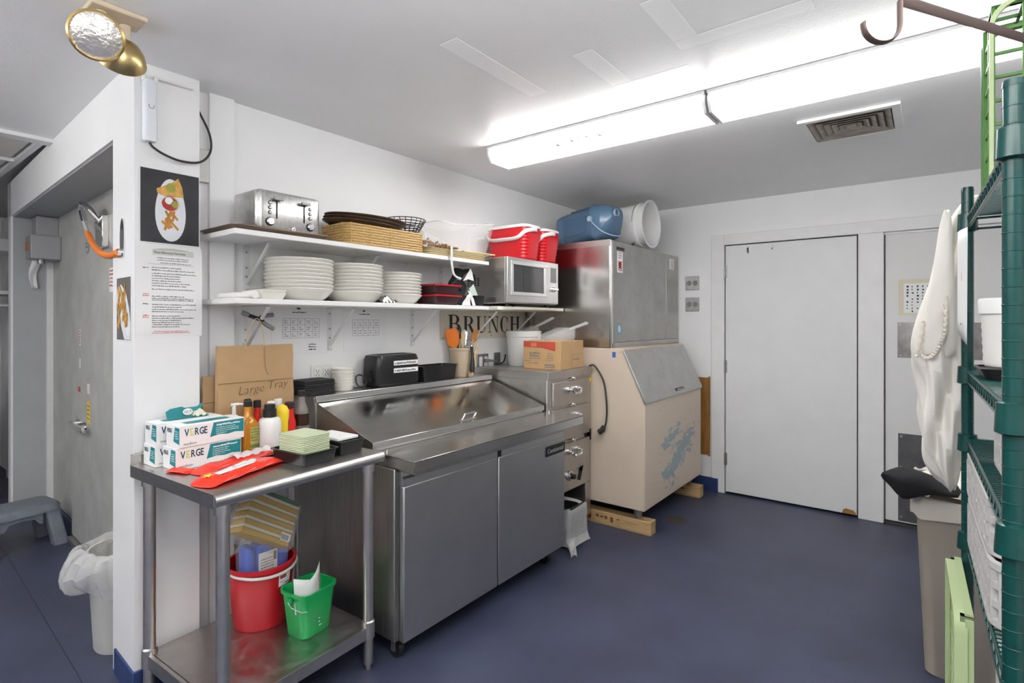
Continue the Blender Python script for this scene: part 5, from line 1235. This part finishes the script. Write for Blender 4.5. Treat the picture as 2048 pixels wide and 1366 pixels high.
# ---- red coolers on the microwave
def cooler(x, y, z, w, d, rz, label):
    t = thing('red_cooler', label, 'cooler', (x, y, z), rz, 'red coolers on the microwave')
    h_ = .225
    rings = []
    for k in range(17):
        zz = .006 + (h_ - .055) * k / 16; b = .007 if k % 2 else 0; s = .86 + .14 * k / 16
        rings.append((zz, [(px, py) for px, py in rrect(w * s + b, d * s + b, .045, 6)]))
    m = MB(); m.stack([(0, rrect(w * .82, d * .82, .04, 6))] + rings + [(h_ - .045, rrect(w * 1.0, d * 1.0, .045, 6)), (h_ - .01, rrect(w * .96, d * .94, .045, 6))]); m.build('body', red_s, t)
    m = MB(); m.stack([(h_ - .018, rrect(w * 1.03, d * 1.03, .05, 6)), (h_, rrect(w * 1.0, d, .05, 6)), (h_ + .004, rrect(w * .92, d * .9, .045, 6))]); m.build('lid', mat('cooler_white', (.82, .78, .78), .35), t, bevel=.002)
    hb = MB(); yy = -d / 2 - .012
    hb.tube(smooth([(w / 2 + .008, .01, h_ - .03), (w / 2 + .010, -.03, h_ - .032), (w / 2 - .01, -d / 2 + .005, h_ - .050), (w / 2 - .06, yy, h_ - .088), (0, yy, h_ - .092), (-w / 2 + .06, yy, h_ - .088), (-w / 2 + .01, -d / 2 + .005, h_ - .050), (-w / 2 - .010, -.03, h_ - .032), (-w / 2 - .008, .01, h_ - .03)]), .013, 8, flat=(.45, 1)); hb.build('handle', mat('cooler_white', (.82, .78, .78), .35), t)
    return t
MZ = LZ2 + .001 + .018 + .285
cooler(2.868, 2.19, MZ + .003, .33, .20, math.radians(-89), 'red cooler with a white handle on the microwave, beside the acrylic tub')
cooler(3.100, 2.195, MZ + .003, .33, .20, math.radians(-92), 'red cooler with a white handle next to the ice maker on the microwave')

# ---- microwave
mw = thing('microwave', 'stainless commercial microwave with a dark window on the cream shelf', 'microwave', (2.862, 2.215, LZ2 + .001), 0)
mx, md, mh = .285, .195, .285
for x_ in (-.22, .22):
    for y_ in (-.14, .15): MB().cyl((x_, y_, 0), (x_, y_, .018), .014, n=12).build('foot', black_p, mw)
MB().box(-mx, -md + .018, .018, mx, md, .018 + mh).build('case', steel_w, mw, bevel=.004)
q = MB(); [q.box(-mx - .0006, .03 + .028 * i, .13 + .014 * j, -mx + .001, .048 + .028 * i, .138 + .014 * j) for i in range(4) for j in range(4)]; q.build('vent_slots', black_m, mw)
door_w = mat('microwave_silver', (.62, .62, .62), .32, .85, var=.08, vscale=8)
fd = MB(); fd.loft([[(x, -md, z) for x, z in ((-mx, .022), (mx, .022), (mx, .018 + mh), (-mx, .018 + mh))], [(x, -md + .018, z) for x, z in ((-mx, .022), (mx, .022), (mx, .018 + mh), (-mx, .018 + mh))]]); d_ = fd.build('door', door_w, mw, bevel=.005)
F_ = face_my(0, -md, .018)
def frame_ring(M, x0, y0, x1, y1, t_, z):
    m = MB(M); m.box(x0, y0, 0, x1, y0 + t_, z); m.box(x0, y1 - t_, 0, x1, y1, z); m.box(x0, y0 + t_, 0, x0 + t_, y1 - t_, z); m.box(x1 - t_, y0 + t_, 0, x1, y1 - t_, z); return m
frame_ring(F_, -.250, .050, .125, .262, .022, .006).build('window_frame', mat('microwave_bright', (.72, .72, .71), .3, .7), d_, bevel=.002)
MB(F_).box(-.228, .072, -.001, .103, .240, .0012).build('window', mat('micro_glass', (.05, .05, .052), .12, var=.2, vscale=40), d_)
MB(F_).box(-.124, .072, .0012, -.119, .240, .0016).build('window_seam', black_m, d_)
MB(F_).box(.190, .150, 0, .255, .250, .002).build('keypad', mat('keypad_grey', (.20, .20, .20), .35), mw)
hl = MB(F_); hl.lathe([(0, .0), (.018, 0), (.016, .018), (0, .02)], 16, T(.222, .105, 0)); hl.lathe([(0, 0), (.012, 0), (.010, .014), (0, .016)], 14, T(.235, .125, 0)); hl.box(.20, .098, .012, .25, .112, .026); hl.build('latch_knob', chrome, mw, bevel=.002)
q = MB(F_); [q.prism(ell(.006, .006, 10), 0, .0008, T(.200 + .018 * (i % 2) + random.uniform(-.003, .003), .03 + .011 * i, 0)) for i in range(6)]; q.build('worn_spots', mat('worn_pale', (.72, .71, .69), .5), mw)
MB(F_).box(.11, .248, 0, .155, .263, .007).build('door_catch', mat('microwave_bright', (.72, .72, .71), .3, .7), d_)

# ---- lower shelf
LS = LZ2 + .001
tw_ = tag(MB().stack([(0, rrect(.14, .15, .02)), (.006, rrect(.15, .16, .025)), (.018, rrect(.15, .16, .025)), (.023, rrect(.13, .14, .02))]).build('folded_towel', mat('towel_white', (.80, .79, .77), .9, bump=.5, bscale=60)), 'folded white towel at the left end of the lower shelf', 'towel'); tw_.location = (1.085, 2.235, LS)
tw2 = tag(MB().tube([(0, 0, .016), (.0, .09, .016)], [.016, .016], 12).build('rolled_towel', mat('towel_white', (.80, .79, .77), .9)), 'small rolled white towel lying beside the square dishes', 'towel'); tw2.location = (1.085, 2.132, LS)
sd = None
for k in range(2):
    o_ = MB().stack([(0, rrect(.095, .11, .012)), (.024, rrect(.118, .135, .014)), (.026, rrect(.118, .135, .014)), (.004, rrect(.09, .105, .012))]).build('square_dish', china)
    tag(o_, ('lower', 'upper')[k] + ' small square white dish stacked by the towels', 'dish', 'square dishes'); o_.location = (1.168, 2.205, LS + k * .012)
fk = tag(MB().tube([(-.06, .01, 0), (0, .0, .004), (.05, -.01, .0)], .004, 6, flat=(2, .6)).build('steel_utensil', chrome), 'small steel utensil lying across the square dishes', 'utensil'); fk.location = (1.155, 2.225, LS + .0405)
bp = [(0, 0), (.62, 0), (.66, .02), (.80, .12), (.97, .33), (1.0, .38), (.985, .40), (.78, .17), (.62, .06), (0, .05)]
bm_ = None
for (cx, cy, R_, n_, dz) in ((1.358, 2.268, .150, 9, .0165), (1.655, 2.278, .148, 9, .0165), (1.935, 2.285, .140, 8, .0162)):
    lab = {1.358: ' cream soup plate from the bottom of the stack next to the square dishes', 1.655: ' cream soup plate from the bottom of the stack between two plate stacks', 1.935: ' cream soup plate from the bottom of the stack beside the red trays'}[cx]
    me = None
    for k in range(n_):
        if me is None:
            o_ = MB().lathe([(r * R_, z * R_ * .9) for r, z in bp], 40).build('soup_plate', china); me = o_
        else:
            o_ = me.copy(); C.objects.link(o_)
        tag(o_, ORD[k] + lab, 'bowl', 'soup plates, stack %s' % {1.358: 'above the bag', 1.655: 'in the middle', 1.935: 'beside the trays'}[cx])
        o_.location = (cx + random.uniform(-.0015, .0015), cy + random.uniform(-.0015, .0015), LS + k * dz)
fo = thing('foil_packet', 'crumpled dark foil packet between the plate stacks', 'packet', (1.765, 2.150, LS))
MB().grid(lambda a, b: (-.055 + .11 * a, -.022 + .044 * b, .002 + .032 * math.sin(PI * b) * (.35 + .65 * math.sin(PI * min(1, a * 1.3))) + .004 * math.sin(31 * a + 17 * b)), 16, 8).build('foil', mat('foil_dark', (.25, .24, .23), .2, .9, bump=.6, bscale=60), fo)
for k in range(2):
    t = thing('red_tray', ('upper' if k else 'lower') + ' red-rimmed plastic box on the lower shelf beside the plates', 'tray', (2.190, 2.225, LS + .058 * k), math.radians(1))
    MB().stack([(0, rrect(.18, .15, .02)), (.052, rrect(.205, .18, .02)), (.052, rrect(.195, .17, .02)), (.004, rrect(.17, .14, .02))]).build('box', mat('smoke_plastic', (.05, .02, .025), .25), t)
    MB().loft([[(x, y, z) for x, y in rrect(w, d, .022)] for w, d, z in ((.205, .18, .046), (.222, .20, .047), (.222, .20, .056), (.198, .172, .057))], close=True).build('rim', red_p, t)
kb = thing('cap_bag', 'black and white fabric cap bundle on the lower shelf by the microwave', 'fabric', (2.396, 2.235, LS))
q = MB(); rings = []
path = smooth([(-.075, -.04, .006), (-.06, -.03, .05), (-.02, -.01, .09), (-.035, 0, .13), (-.03, .0, .18), (.03, .01, .225)], 4)
for i, p in enumerate(path):
    w = .045 + .02 * math.sin(i * .7); rings.append([(p.x + w * math.cos(b) * 1.1, p.y + .04 * math.sin(b), p.z + .010 * math.cos(2 * b)) for b in [2 * PI * j / 12 for j in range(12)]])
q.loft(rings); q.build('black_fabric', cloth_k, kb, sub=1)
q = MB(); q.grid(lambda a, b: (-.085 + .075 * a + .04 * b * (1 - a) , -.088 + .004 * math.sin(6 * b), .001 + .075 * b * (.75 + .25 * a)), 6, 8); q.build('white_panel', white_b, kb, thick=.003)
q = MB(); q.prism([(-.045, .145), (.02, .225), (.035, .20), (.048, .150), (.0, .158)], 0, .004, T(0, -.058, 0) @ Rx(PI / 2)); q.build('white_visor', white_b, kb, bevel=.001)
q = MB(); q.prism([(-.025, .09), (-.005, .085), (.03, .04), (.045, .002), (.02, .002), (.0, .05)], 0, .004, T(0, -.075, 0) @ Rx(PI / 2)); q.build('white_strap', white_b, kb, bevel=.001)
q = MB(); q.tube(smooth([(.03, -.04, .205), (.08, -.03, .19), (.095, -.03, .165), (.07, -.035, .15), (.02, -.05, .155)]), .006, 7); q.build('black_strap', black_m, kb)
q = MB(); [q.tube([(-.07 - .012 * i, -.03, .15 - .004 * i), (-.085 - .010 * i, -.035, .128 - .006 * i)], .004, 5) for i in range(4)]; q.tube([(-.03, -.02, .175), (-.075, -.03, .15), (-.12, -.035, .118)], .008, 6); q.build('fringe', black_m, kb)
pbx = tag(MB(T(2.425, 2.175, LS + .06)).prism([(-.02, .0), (.055, .0), (.015, .07), (-.02, .04)], -.004, .004, Rx(PI / 2)).build('green_scraper', mat('pale_green', (.55, .66, .60), .4)), 'pale green plastic scraper standing behind the black pot', 'utensil')
bc = thing('black_pot', 'small square black plastic pot on the lower shelf against the microwave', 'pot', (2.475, 2.195, LS))
MB().stack([(0, rrect(.07, .09, .012)), (.062, rrect(.085, .105, .014)), (.062, rrect(.075, .095, .012)), (.004, rrect(.062, .082, .01))]).build('pot_body', black_p, bc)
MB().tube([(.042, -.02, .05), (.052, -.02, .03), (.045, -.02, .015)], .005, 6).build('handle', black_p, bc)
# ================================================================ green wire rack on the right
RA = math.radians(1.2)
rk = thing('wire_rack', 'dark green epoxy wire shelving rack beside the second door', 'rack', (1.036, -.096, 0), RA)
RL, RD = .762, .46
SHZ = (.42, .85, 1.10, 1.272, 1.66)
for i, (x, y) in enumerate(((0, 0), (RL, 0), (0, -RD), (RL, -RD))):
    p_ = MB(); p_.cyl((x, y, .0), (x, y, 1.73), .0127, n=18)
    zz = .05
    p_.lathe([(0, 1.73), (.0135, 1.73), (.012, 1.74), (0, 1.742)], 14, T(x, y, 0))
    po = p_.build('post', teal_steel, rk)
    g = MB()
    for k in range(66): g.lathe([(.0127, .05 + k * .0254), (.0134, .0506 + k * .0254), (.0134, .0516 + k * .0254), (.0127, .0522 + k * .0254)], 14, T(x, y, 0))
    stuff(g.build('groove_rings', teal_steel, po))
    for z in SHZ: MB().lathe([(.0127, z - .034), (.0215, z - .030), (.0195, z + .012), (.0127, z + .014)], 18, T(x, y, 0)).build('collar', teal_steel, po)
for z in SHZ:
    f_ = MB()
    for yy in (0, -RD):
        f_.cyl((.018, yy, z), (RL - .018, yy, z), .0032, n=8); f_.cyl((.018, yy, z - .026), (RL - .018, yy, z - .026), .0032, n=8)
    for xx in (0, RL):
        f_.cyl((xx, -.018, z), (xx, -RD + .018, z), .0032, n=8); f_.cyl((xx, -.018, z - .026), (xx, -RD + .018, z - .026), .0032, n=8)
    s_ = f_.build('shelf_frame', teal_steel, rk)
    w_ = MB()
    for k in range(46):
        x = .02 + k * (RL - .04) / 45; w_.cyl((x, 0, z + .003), (x, -RD, z + .003), .0016, n=5)
    for yy in (-.12, -.24, -.36): w_.cyl((.01, yy, z - .001), (RL - .01, yy, z - .001), .003, n=6)
    stuff(w_.build('wire_grid', teal_steel, s_))
    tr_ = MB()
    for yy in (0, -RD):
        n_ = 34; tr_.tube([(.02 + (RL - .04) * k / n_, yy, z - (.024 if k % 2 else .002)) for k in range(n_ + 1)], .0022, 5)
    stuff(tr_.build('truss_wire', teal_steel, s_))
RM = T(1.036, -.096, 0) @ Rz(RA)
def rthing(name, label, cat, x, y, z, rz=0, group=None):
    t = thing(name, label, cat, tuple(RM @ Vector((x, y, z))), RA + rz, group); return t

def lattice(parent, M, L, Wd, H_, cell, m, th=.006, name='lattice'):
    """open crate: base grid + four ladder walls; L x Wd base, H_ wall height"""
    nx = max(2, int(L / cell)); ny = max(2, int(Wd / cell))
    b = MB(M)
    for i in range(nx + 1): x = -L / 2 + L * i / nx; b.box(x - th / 2, -Wd / 2, 0, x + th / 2, Wd / 2, th)
    for j in range(ny + 1): y = -Wd / 2 + Wd * j / ny; b.box(-L / 2, y - th / 2, 0.0004, L / 2, y + th / 2, th - .0004)
    stuff(b.build('base_lattice', m, parent))
    for sgn, ax in ((1, 0), (-1, 0), (1, 1), (-1, 1)):
        w = MB(M); n_ = ny if ax == 0 else nx; span = Wd if ax == 0 else L; off = (L if ax == 0 else Wd) / 2 * sgn
        def bx(u0, u1, z0, z1, t0=th):
            if ax == 0: w.box(off - t0 / 2, u0, z0, off + t0 / 2, u1, z1)
            else: w.box(u0, off - t0 / 2, z0, u1, off + t0 / 2, z1)
        bx(-span / 2, span / 2, H_ - .014, H_, th * 2.2); bx(-span / 2, span / 2, 0, .010); bx(-span / 2, span / 2, H_ * .52, H_ * .52 + .006)
        for i in range(n_ + 1): u = -span / 2 + span * i / n_; bx(u - th / 2, u + th / 2, .0005, H_ - .001)
        w.build('wall_lattice', m, parent)
lg_m = mat('crate_green', (.06, .19, .03), .4)
lg2_m = mat('crate_pale_green', (.42, .52, .28), .45)
# green crate stood on end on the top shelf
cr = rthing('green_crate', 'open lattice green plastic crate stood on end on the top rack shelf', 'crate', .665, -.165, 1.681)
lattice(cr, T(-.06, 0, .220) @ Rz(0) @ Ry(PI / 2),   .425, .26, .14, .05, lg_m, .007)
m = MB(T(.08, 0, .220) @ Ry(PI / 2)); m.loft([[(x, y, z) for x, y in rrect(w, d, .05, 5)] for w, d, z in ((.425, .26, -.004), (.445, .28, -.004), (.445, .28, .008), (.425, .26, .008))], close=True); m.build('rim', mat('crate_green', (.10, .30, .045), .4), cr)
m = MB(T(-.06, 0, .220) @ Ry(PI / 2)); m.loft([[(x, y, z) for x, y in rrect(w, d, .05, 5)] for w, d, z in ((.43, .26, -.006), (.445, .275, -.006), (.445, .275, .006), (.43, .26, .006))], close=True); m.build('foot_rim', lg2_m, cr)
cr2 = rthing('black_crate', 'tall black lattice tray stood behind the green crate on the top rack shelf', 'crate', .22, -.275, 1.669)
lattice(cr2, T(-.03, 0, .225) @ Ry(PI / 2), .44, .28, .06, .05, black_p, .008)
# shelf 1.272: white lidded tub
tb = rthing('white_tub', 'round white ribbed tub with a lid on the rack shelf', 'tub', .535, -.055, 1.302)
MB().lathe([(0, 0), (.041, 0), (.043, .004)] + [(.043 + .004 * k / 12 + (.0012 if k % 2 else 0), .006 + .0088 * k) for k in range(13)] + [(.047, .118), (0, .118)], 32).build('body', mat('tub_white', (.74, .73, .70), .4), tb)
MB().lathe([(.048, .112), (.052, .114), (.053, .142), (.051, .147), (0, .148)], 32).build('lid', white_p, tb)
bw_ = rthing('black_tray', 'shallow black plastic tray on the rack shelf beside the white tub', 'tray', .535, -.085, 1.2775)
MB().stack([(0, rrect(.14, .15, .02)), (.022, rrect(.16, .17, .02)), (.022, rrect(.15, .16, .02)), (.018, rrect(.15, .16, .02))]).build('pan', black_p, bw_)
tg = rthing('hanging_tag', 'white price sheet hanging from the top rack shelf edge', 'paper', .64, .010, 1.62, 0)
m = MB(); m.grid(lambda a, b: (-.06 + .11 * a + .02 * b, .002 + .012 * math.sin(2.2 * a), -.005 - (.27 - .05 * a) * b), 6, 8); m.build('sheet', white_b, tg, thick=.001)
for k in range(2): MB().box(-.02, -.0006 + .010, -.085 - .04 * k, .012, .0004 + .0096, -.062 - .04 * k).build('orange_mark', mat('orange_print', (.80, .40, .22), .6), tg)
q = MB(T(-.03, .0115, -.23) @ Rx(PI / 2)); scribble(q, 0, 0, .04, .006, 0); q.build('print', inkgrey, tg)
# grey dish racks
gm = mat('rack_grey', (.48, .47, .46), .45)
def dishrack(label, x, y, z, L, Wd, H_, tiers=3):
    t = rthing('dish_rack', label, 'dish rack', x, y, z, 0, 'grey dish racks on the rack')
    b = MB(); b.stack([(0, rrect(L - .03, Wd - .03, .04, 4)), (.004, rrect(L - .03, Wd - .03, .04, 4))]); b.build('base', gm, t)
    for k in range(tiers + 1):
        z0 = k * H_ / tiers
        m = MB(); m.loft([[(px, py, zz) for px, py in rrect(w, d, .045, 4)] for w, d, zz in ((L - .012, Wd - .012, z0), (L, Wd, z0 + .002), (L, Wd, z0 + .014), (L - .012, Wd - .012, z0 + .016))], close=True); m.build('band', gm, t)
    m = MB(); per = []
    base = rrect(L - .008, Wd - .008, .045, 4)
    for i in range(len(base)):
        a = Vector(base[i]); b2 = Vector(base[(i + 1) % len(base)]); n_ = max(1, int((b2 - a).length / .045))
        for j in range(n_): per.append(a.lerp(b2, j / n_))
    for p in per: m.box(p.x - .005, p.y - .005, .008, p.x + .005, p.y + .005, H_)
    stuff(m.build('ribs', gm, t))
    m = MB(); m.loft([[(px, py, zz) for px, py in rrect(w, d, .045, 4)] for w, d, zz in ((L - .03, Wd - .03, 0.004), (L - .03, Wd - .03, H_))], False, None, False); m.build('liner', mat('rack_grey_dark', (.33, .32, .31), .5), t)
    return t
dishrack('grey plastic dish rack on the lower green rack shelf', .47, -.195, .858, .50, .40, .10)
dishrack('grey plastic dish rack, upper of two on the rack shelf below the blue-green shelf', .49, -.195, .976, .50, .40, .085)
dishrack('pale grey dish rack on the narrow rack shelf under the white tub', .26, -.20, 1.108, .42, .36, .12)
bb = rthing('grey_tub', 'grey plastic tub standing at the back of the rack shelf', 'tub', .60, -.26, 1.107)
MB().stack([(0, rrect(.20, .28, .04)), (.12, rrect(.22, .31, .045)), (.12, rrect(.205, .295, .04)), (.005, rrect(.19, .27, .04))]).build('body', mat('tub_grey', (.33, .32, .30), .5), bb)
# under the lowest visible shelf
cg = rthing('pale_green_crate', 'pale green lattice tray stood on edge on the floor against the wire rack', 'crate', .60, -.166, .002)
lattice(cg, T(.0, .20, .395) @ Rx(PI / 2), .34, .77, .022, .045, lg2_m, .008)
m = MB(T(0, .20, .395) @ Rx(PI / 2)); m.loft([[(x, y, z) for x, y in rrect(w, d, .04, 5)] for w, d, z in ((.34, .77, -.01), (.365, .785, -.01), (.365, .785, .012), (.34, .77, .012))], close=True); m.build('rim', lg2_m, cg)
wb2 = rthing('white_board', 'white plastic cutting board leaning on the bottom rack shelf', 'cutting board', .30, -.03, .428)
MB().stack([(y, rrect(.26, .34, .02)) for y in (-.008, .008)], T(0, 0, .17) @ Rx(PI / 2)).build('board', white_p, wb2)
q = MB(); [q.cyl((x, .008, z), (x, .013, z), .006, n=10) for x in (-.11, .11) for z in (.03, .31)]; q.build('rivets', galv, wb2)
tnm = mat('tan_plastic', (.55, .38, .22), .45)
fs_ = rthing('tray_stand', 'tan folding tray stand stored on the bottom rack shelf', 'tray stand', .24, -.10, .428)
for x_ in (-.16, .16):
    MB().box(x_ - .02, -.015, 0, x_ + .02, .015, .33).build('leg', tnm, fs_, bevel=.004)
MB().tube([(-.20, 0, .345), (.20, 0, .345)], .032, 14).build('top_rail', tnm, fs_)
MB().tube([(-.08, 0, .345), (.04, 0, .345)], .036, 14).build('sleeve', mat('tan_light', (.66, .50, .32), .45), fs_)
MB().box(-.16, -.006, .06, .16, .006, .10).build('crossbar', white_p, fs_, bevel=.003)

# framed print hanging in the rack
fp_ = rthing('framed_print', 'small framed print hung from the top rack shelf behind the post', 'picture', .62, -.34, 1.47)
frame_ring(face_mx(0, .10, 0), 0, 0, .20, .15, .014, .014).build('frame', mat('frame_grey', (.45, .43, .41), .4, .4), fp_, bevel=.002)
MB(face_mx(0, .10, 0)).box(.005, .005, .002, .195, .145, .005).build('mat_board', mat('print_cream', (.66, .60, .48), .7), fp_)
MB(face_mx(0, .10, 0)).prism([(.04, .03), (.16, .03), (.15, .08), (.10, .12), (.06, .09)], .005, .006).build('print', mat('print_brown', (.40, .28, .18), .7), fp_)
MB().tube([(-.004, .0, .148), (-.004, .0, .19)], .002, 5).build('hanging_wire', galv, fp_)

# flat steel arm with a hook, above the rack
hk = thing('hook_arm', 'brown steel bar with a curled hook end above the wire rack', 'hook', (.932, .031, 1.85))
dirv = Vector((.245, -.152, 0)).normalized()
MB().tube([(0, 0, 0), tuple(dirv * 1.63)], .0085, 8, flat=(.35, 1)).build('bar', brownmetal, hk)
jp = []
for i in range(15):
    a = math.radians(0 - 185 * i / 14); jp.append((-.026 + .026 * math.cos(a), 0, -.034 + .026 * math.sin(a)))
Rv = Matrix.Rotation(math.radians(37.6 - 90), 4, 'Z')
pts = [Vector((0, 0, .0)), Vector((0, 0, -.02))] + [Vector(p) for p in jp]
MB(Rv).tube(pts, .0042, 8, flat=(.45, 1.5)).build('hook', brownmetal, hk)
MB().box(-.02, -.012, -.03, .02, .012, .03, T(*(dirv * 1.625)) @ Rz(math.atan2(dirv.y, dirv.x))).build('wall_plate', brownmetal, hk)

# ---- white coat hanging off the rack end
ct_ = thing('white_coat', 'white cotton chef coat hanging on the aisle side of the wire rack', 'coat', (1.95, -.02, .92))
# (height, y of left border, y of right border, half depth along x)
lv = [(1.745, -.095, -.080, .012), (1.71, -.095, -.066, .03), (1.675, -.068, -.042, .05), (1.59, -.068, -.020, .07), (1.51, -.068, -.004, .08), (1.40, -.068, .024, .09), (1.325, -.068, .036, .095), (1.265, -.068, .026, .095), (1.21, -.068, .016, .09), (1.15, -.068, .020, .09), (1.10, -.068, .018, .085), (1.05, -.068, .014, .08), (1.005, -.068, .008, .07), (.965, -.068, -.012, .055), (.94, -.066, -.034, .035), (.93, -.060, -.046, .012)]
rings = []
for k, (z, y0, y1, d) in enumerate([(a, b - .022 * max(0, min(1, (a - .95) / .3)), c, e) for a, b, c, e in lv]):
    r_ = []; w = (y1 - y0) / 2; cy = (y0 + y1) / 2 + .02
    for i in range(40):
        a = 2 * PI * i / 40
        f1 = .20 * math.sin(5 * a + k * .85) * min(1, k / 3) + .10 * math.sin(11 * a - k * 1.3)
        r_.append((d * math.cos(a) * (1 + f1 * 1.3), cy + w * math.sin(a) * (1 + f1 * (1 if math.sin(a) > 0 else .3)), z - .92 + .010 * math.sin(3 * a + k)))
    rings.append(r_)
MB().loft(rings).build('body', cloth_w, ct_, sub=2)
# hanging sleeve in front, with a ruffled edge
sl = []
for k in range(14):
    a = k / 13; z = 1.70 - .40 * a; w = .008 + .030 * a ** .8; cy = -.040 + .018 * a
    sl.append([(-.085 - .03 * math.sin(PI * a) + .018 * math.cos(b) * (1 + .15 * math.sin(3 * b + 2 * k)), cy + w * math.sin(b) * (1 + .06 * math.sin(4 * k)) + .02, z - .92 + .006 * math.sin(3 * b + k)) for b in [2 * PI * i / 20 for i in range(20)]])
MB().loft(sl).build('sleeve', cloth_w, ct_, sub=1)
zz_ = smooth([(-.10, .012, 1.305), (-.118, -.002, 1.300), (-.122, -.018, 1.318), (-.125, -.028, 1.345), (-.128, -.036, 1.375), (-.130, -.038, 1.43), (-.122, -.040, 1.50), (-.112, -.042, 1.57), (-.10, -.044, 1.64)], 10)
MB().tube([(p.x, p.y + .020 + .0022 * math.sin(i * 2.1), p.z - .92) for i, p in enumerate(zz_)], [.0045 + .0015 * math.sin(i * 2.1) for i in range(len(zz_))], 7).build('ruffle', mat('piping', (.70, .66, .58), .9), ct_)
zz_ = smooth([(-.102, .030, 1.30), (-.112, .024, 1.345), (-.110, .018, 1.40)], 8)
MB().tube([(p.x, p.y + .012 + .0022 * math.sin(i * 2.1), p.z - .92) for i, p in enumerate(zz_)], .005, 7).build('ruffle', mat('piping', (.70, .66, .58), .9), ct_)

# ---- beige slim bin with a white cloth liner and a black apron
bn = thing('beige_bin', 'tall beige slim waste bin with a white liner beside the wire rack', 'waste bin', (2.93, -.105, 0))
m = MB(); m.stack([(z, rrect(w, d, .04)) for z, w, d in ((0, .46, .22), (.006, .47, .23), (.66, .54, .285), (.70, .56, .305), (.70, .53, .275), (.02, .45, .21))]); m.build('body', beige_bin, bn)
def lb_(w, d, z, k, sd): return [(x * (1 + k * math.sin(3 * i + sd)), y * (1 + k * math.cos(4 * i + sd)), z + .012 * math.sin(1.3 * i + sd)) for i, (x, y) in enumerate(rrect(w, d, .05))]
m = MB(); m.loft([lb_(.46, .22, .60, .01, 0), lb_(.54, .285, .715, .01, 1), lb_(.575, .32, .712, .01, 2), lb_(.585, .328, .665, .012, 3), lb_(.58, .325, .635, .015, 4)], False, None, False); m.build('liner', mat('liner_cream', (.62, .58, .52), .8), bn, sub=1)
bl_ = thing('black_apron', 'folded black apron draped over the rim of the beige bin', 'apron', (2.615, .03, .712))
ap = [(.150, .768, .776, .03), (.118, .738, .802, .07), (.080, .682, .822, .10), (.040, .704, .818, .11), (-.006, .722, .806, .11), (-.046, .730, .790, .10), (-.10, .728, .775, .08)]
rings = []
for k, (y, z0, z1, d) in enumerate(ap):
    r_ = []
    for i in range(20):
        a = 2 * PI * i / 20; f1 = 1 + .08 * math.sin(4 * a + k * 1.3)
        r_.append((d * math.cos(a) * f1 * .8 - .01, y - .03, (z0 + z1) / 2 - .70 + (z1 - z0) / 2 * math.sin(a) * f1 - .02 * math.cos(a) * (1 if k < 5 else 0)))
    rings.append(r_)
MB().loft(rings).build('fabric', cloth_k, bl_, sub=1)
fp2 = thing('white_towel', 'white towel bundled on the beige bin under the black apron', 'towel', (2.84, -.07, .722))
MB().grid(lambda a, b: (-.09 + .20 * a, -.11 + .22 * b, .012 + .055 * math.sin(PI * a) * math.sin(PI * b) + .006 * math.sin(11 * a + 7 * b)), 14, 14).build('fabric', cloth_w, fp2, thick=.01)
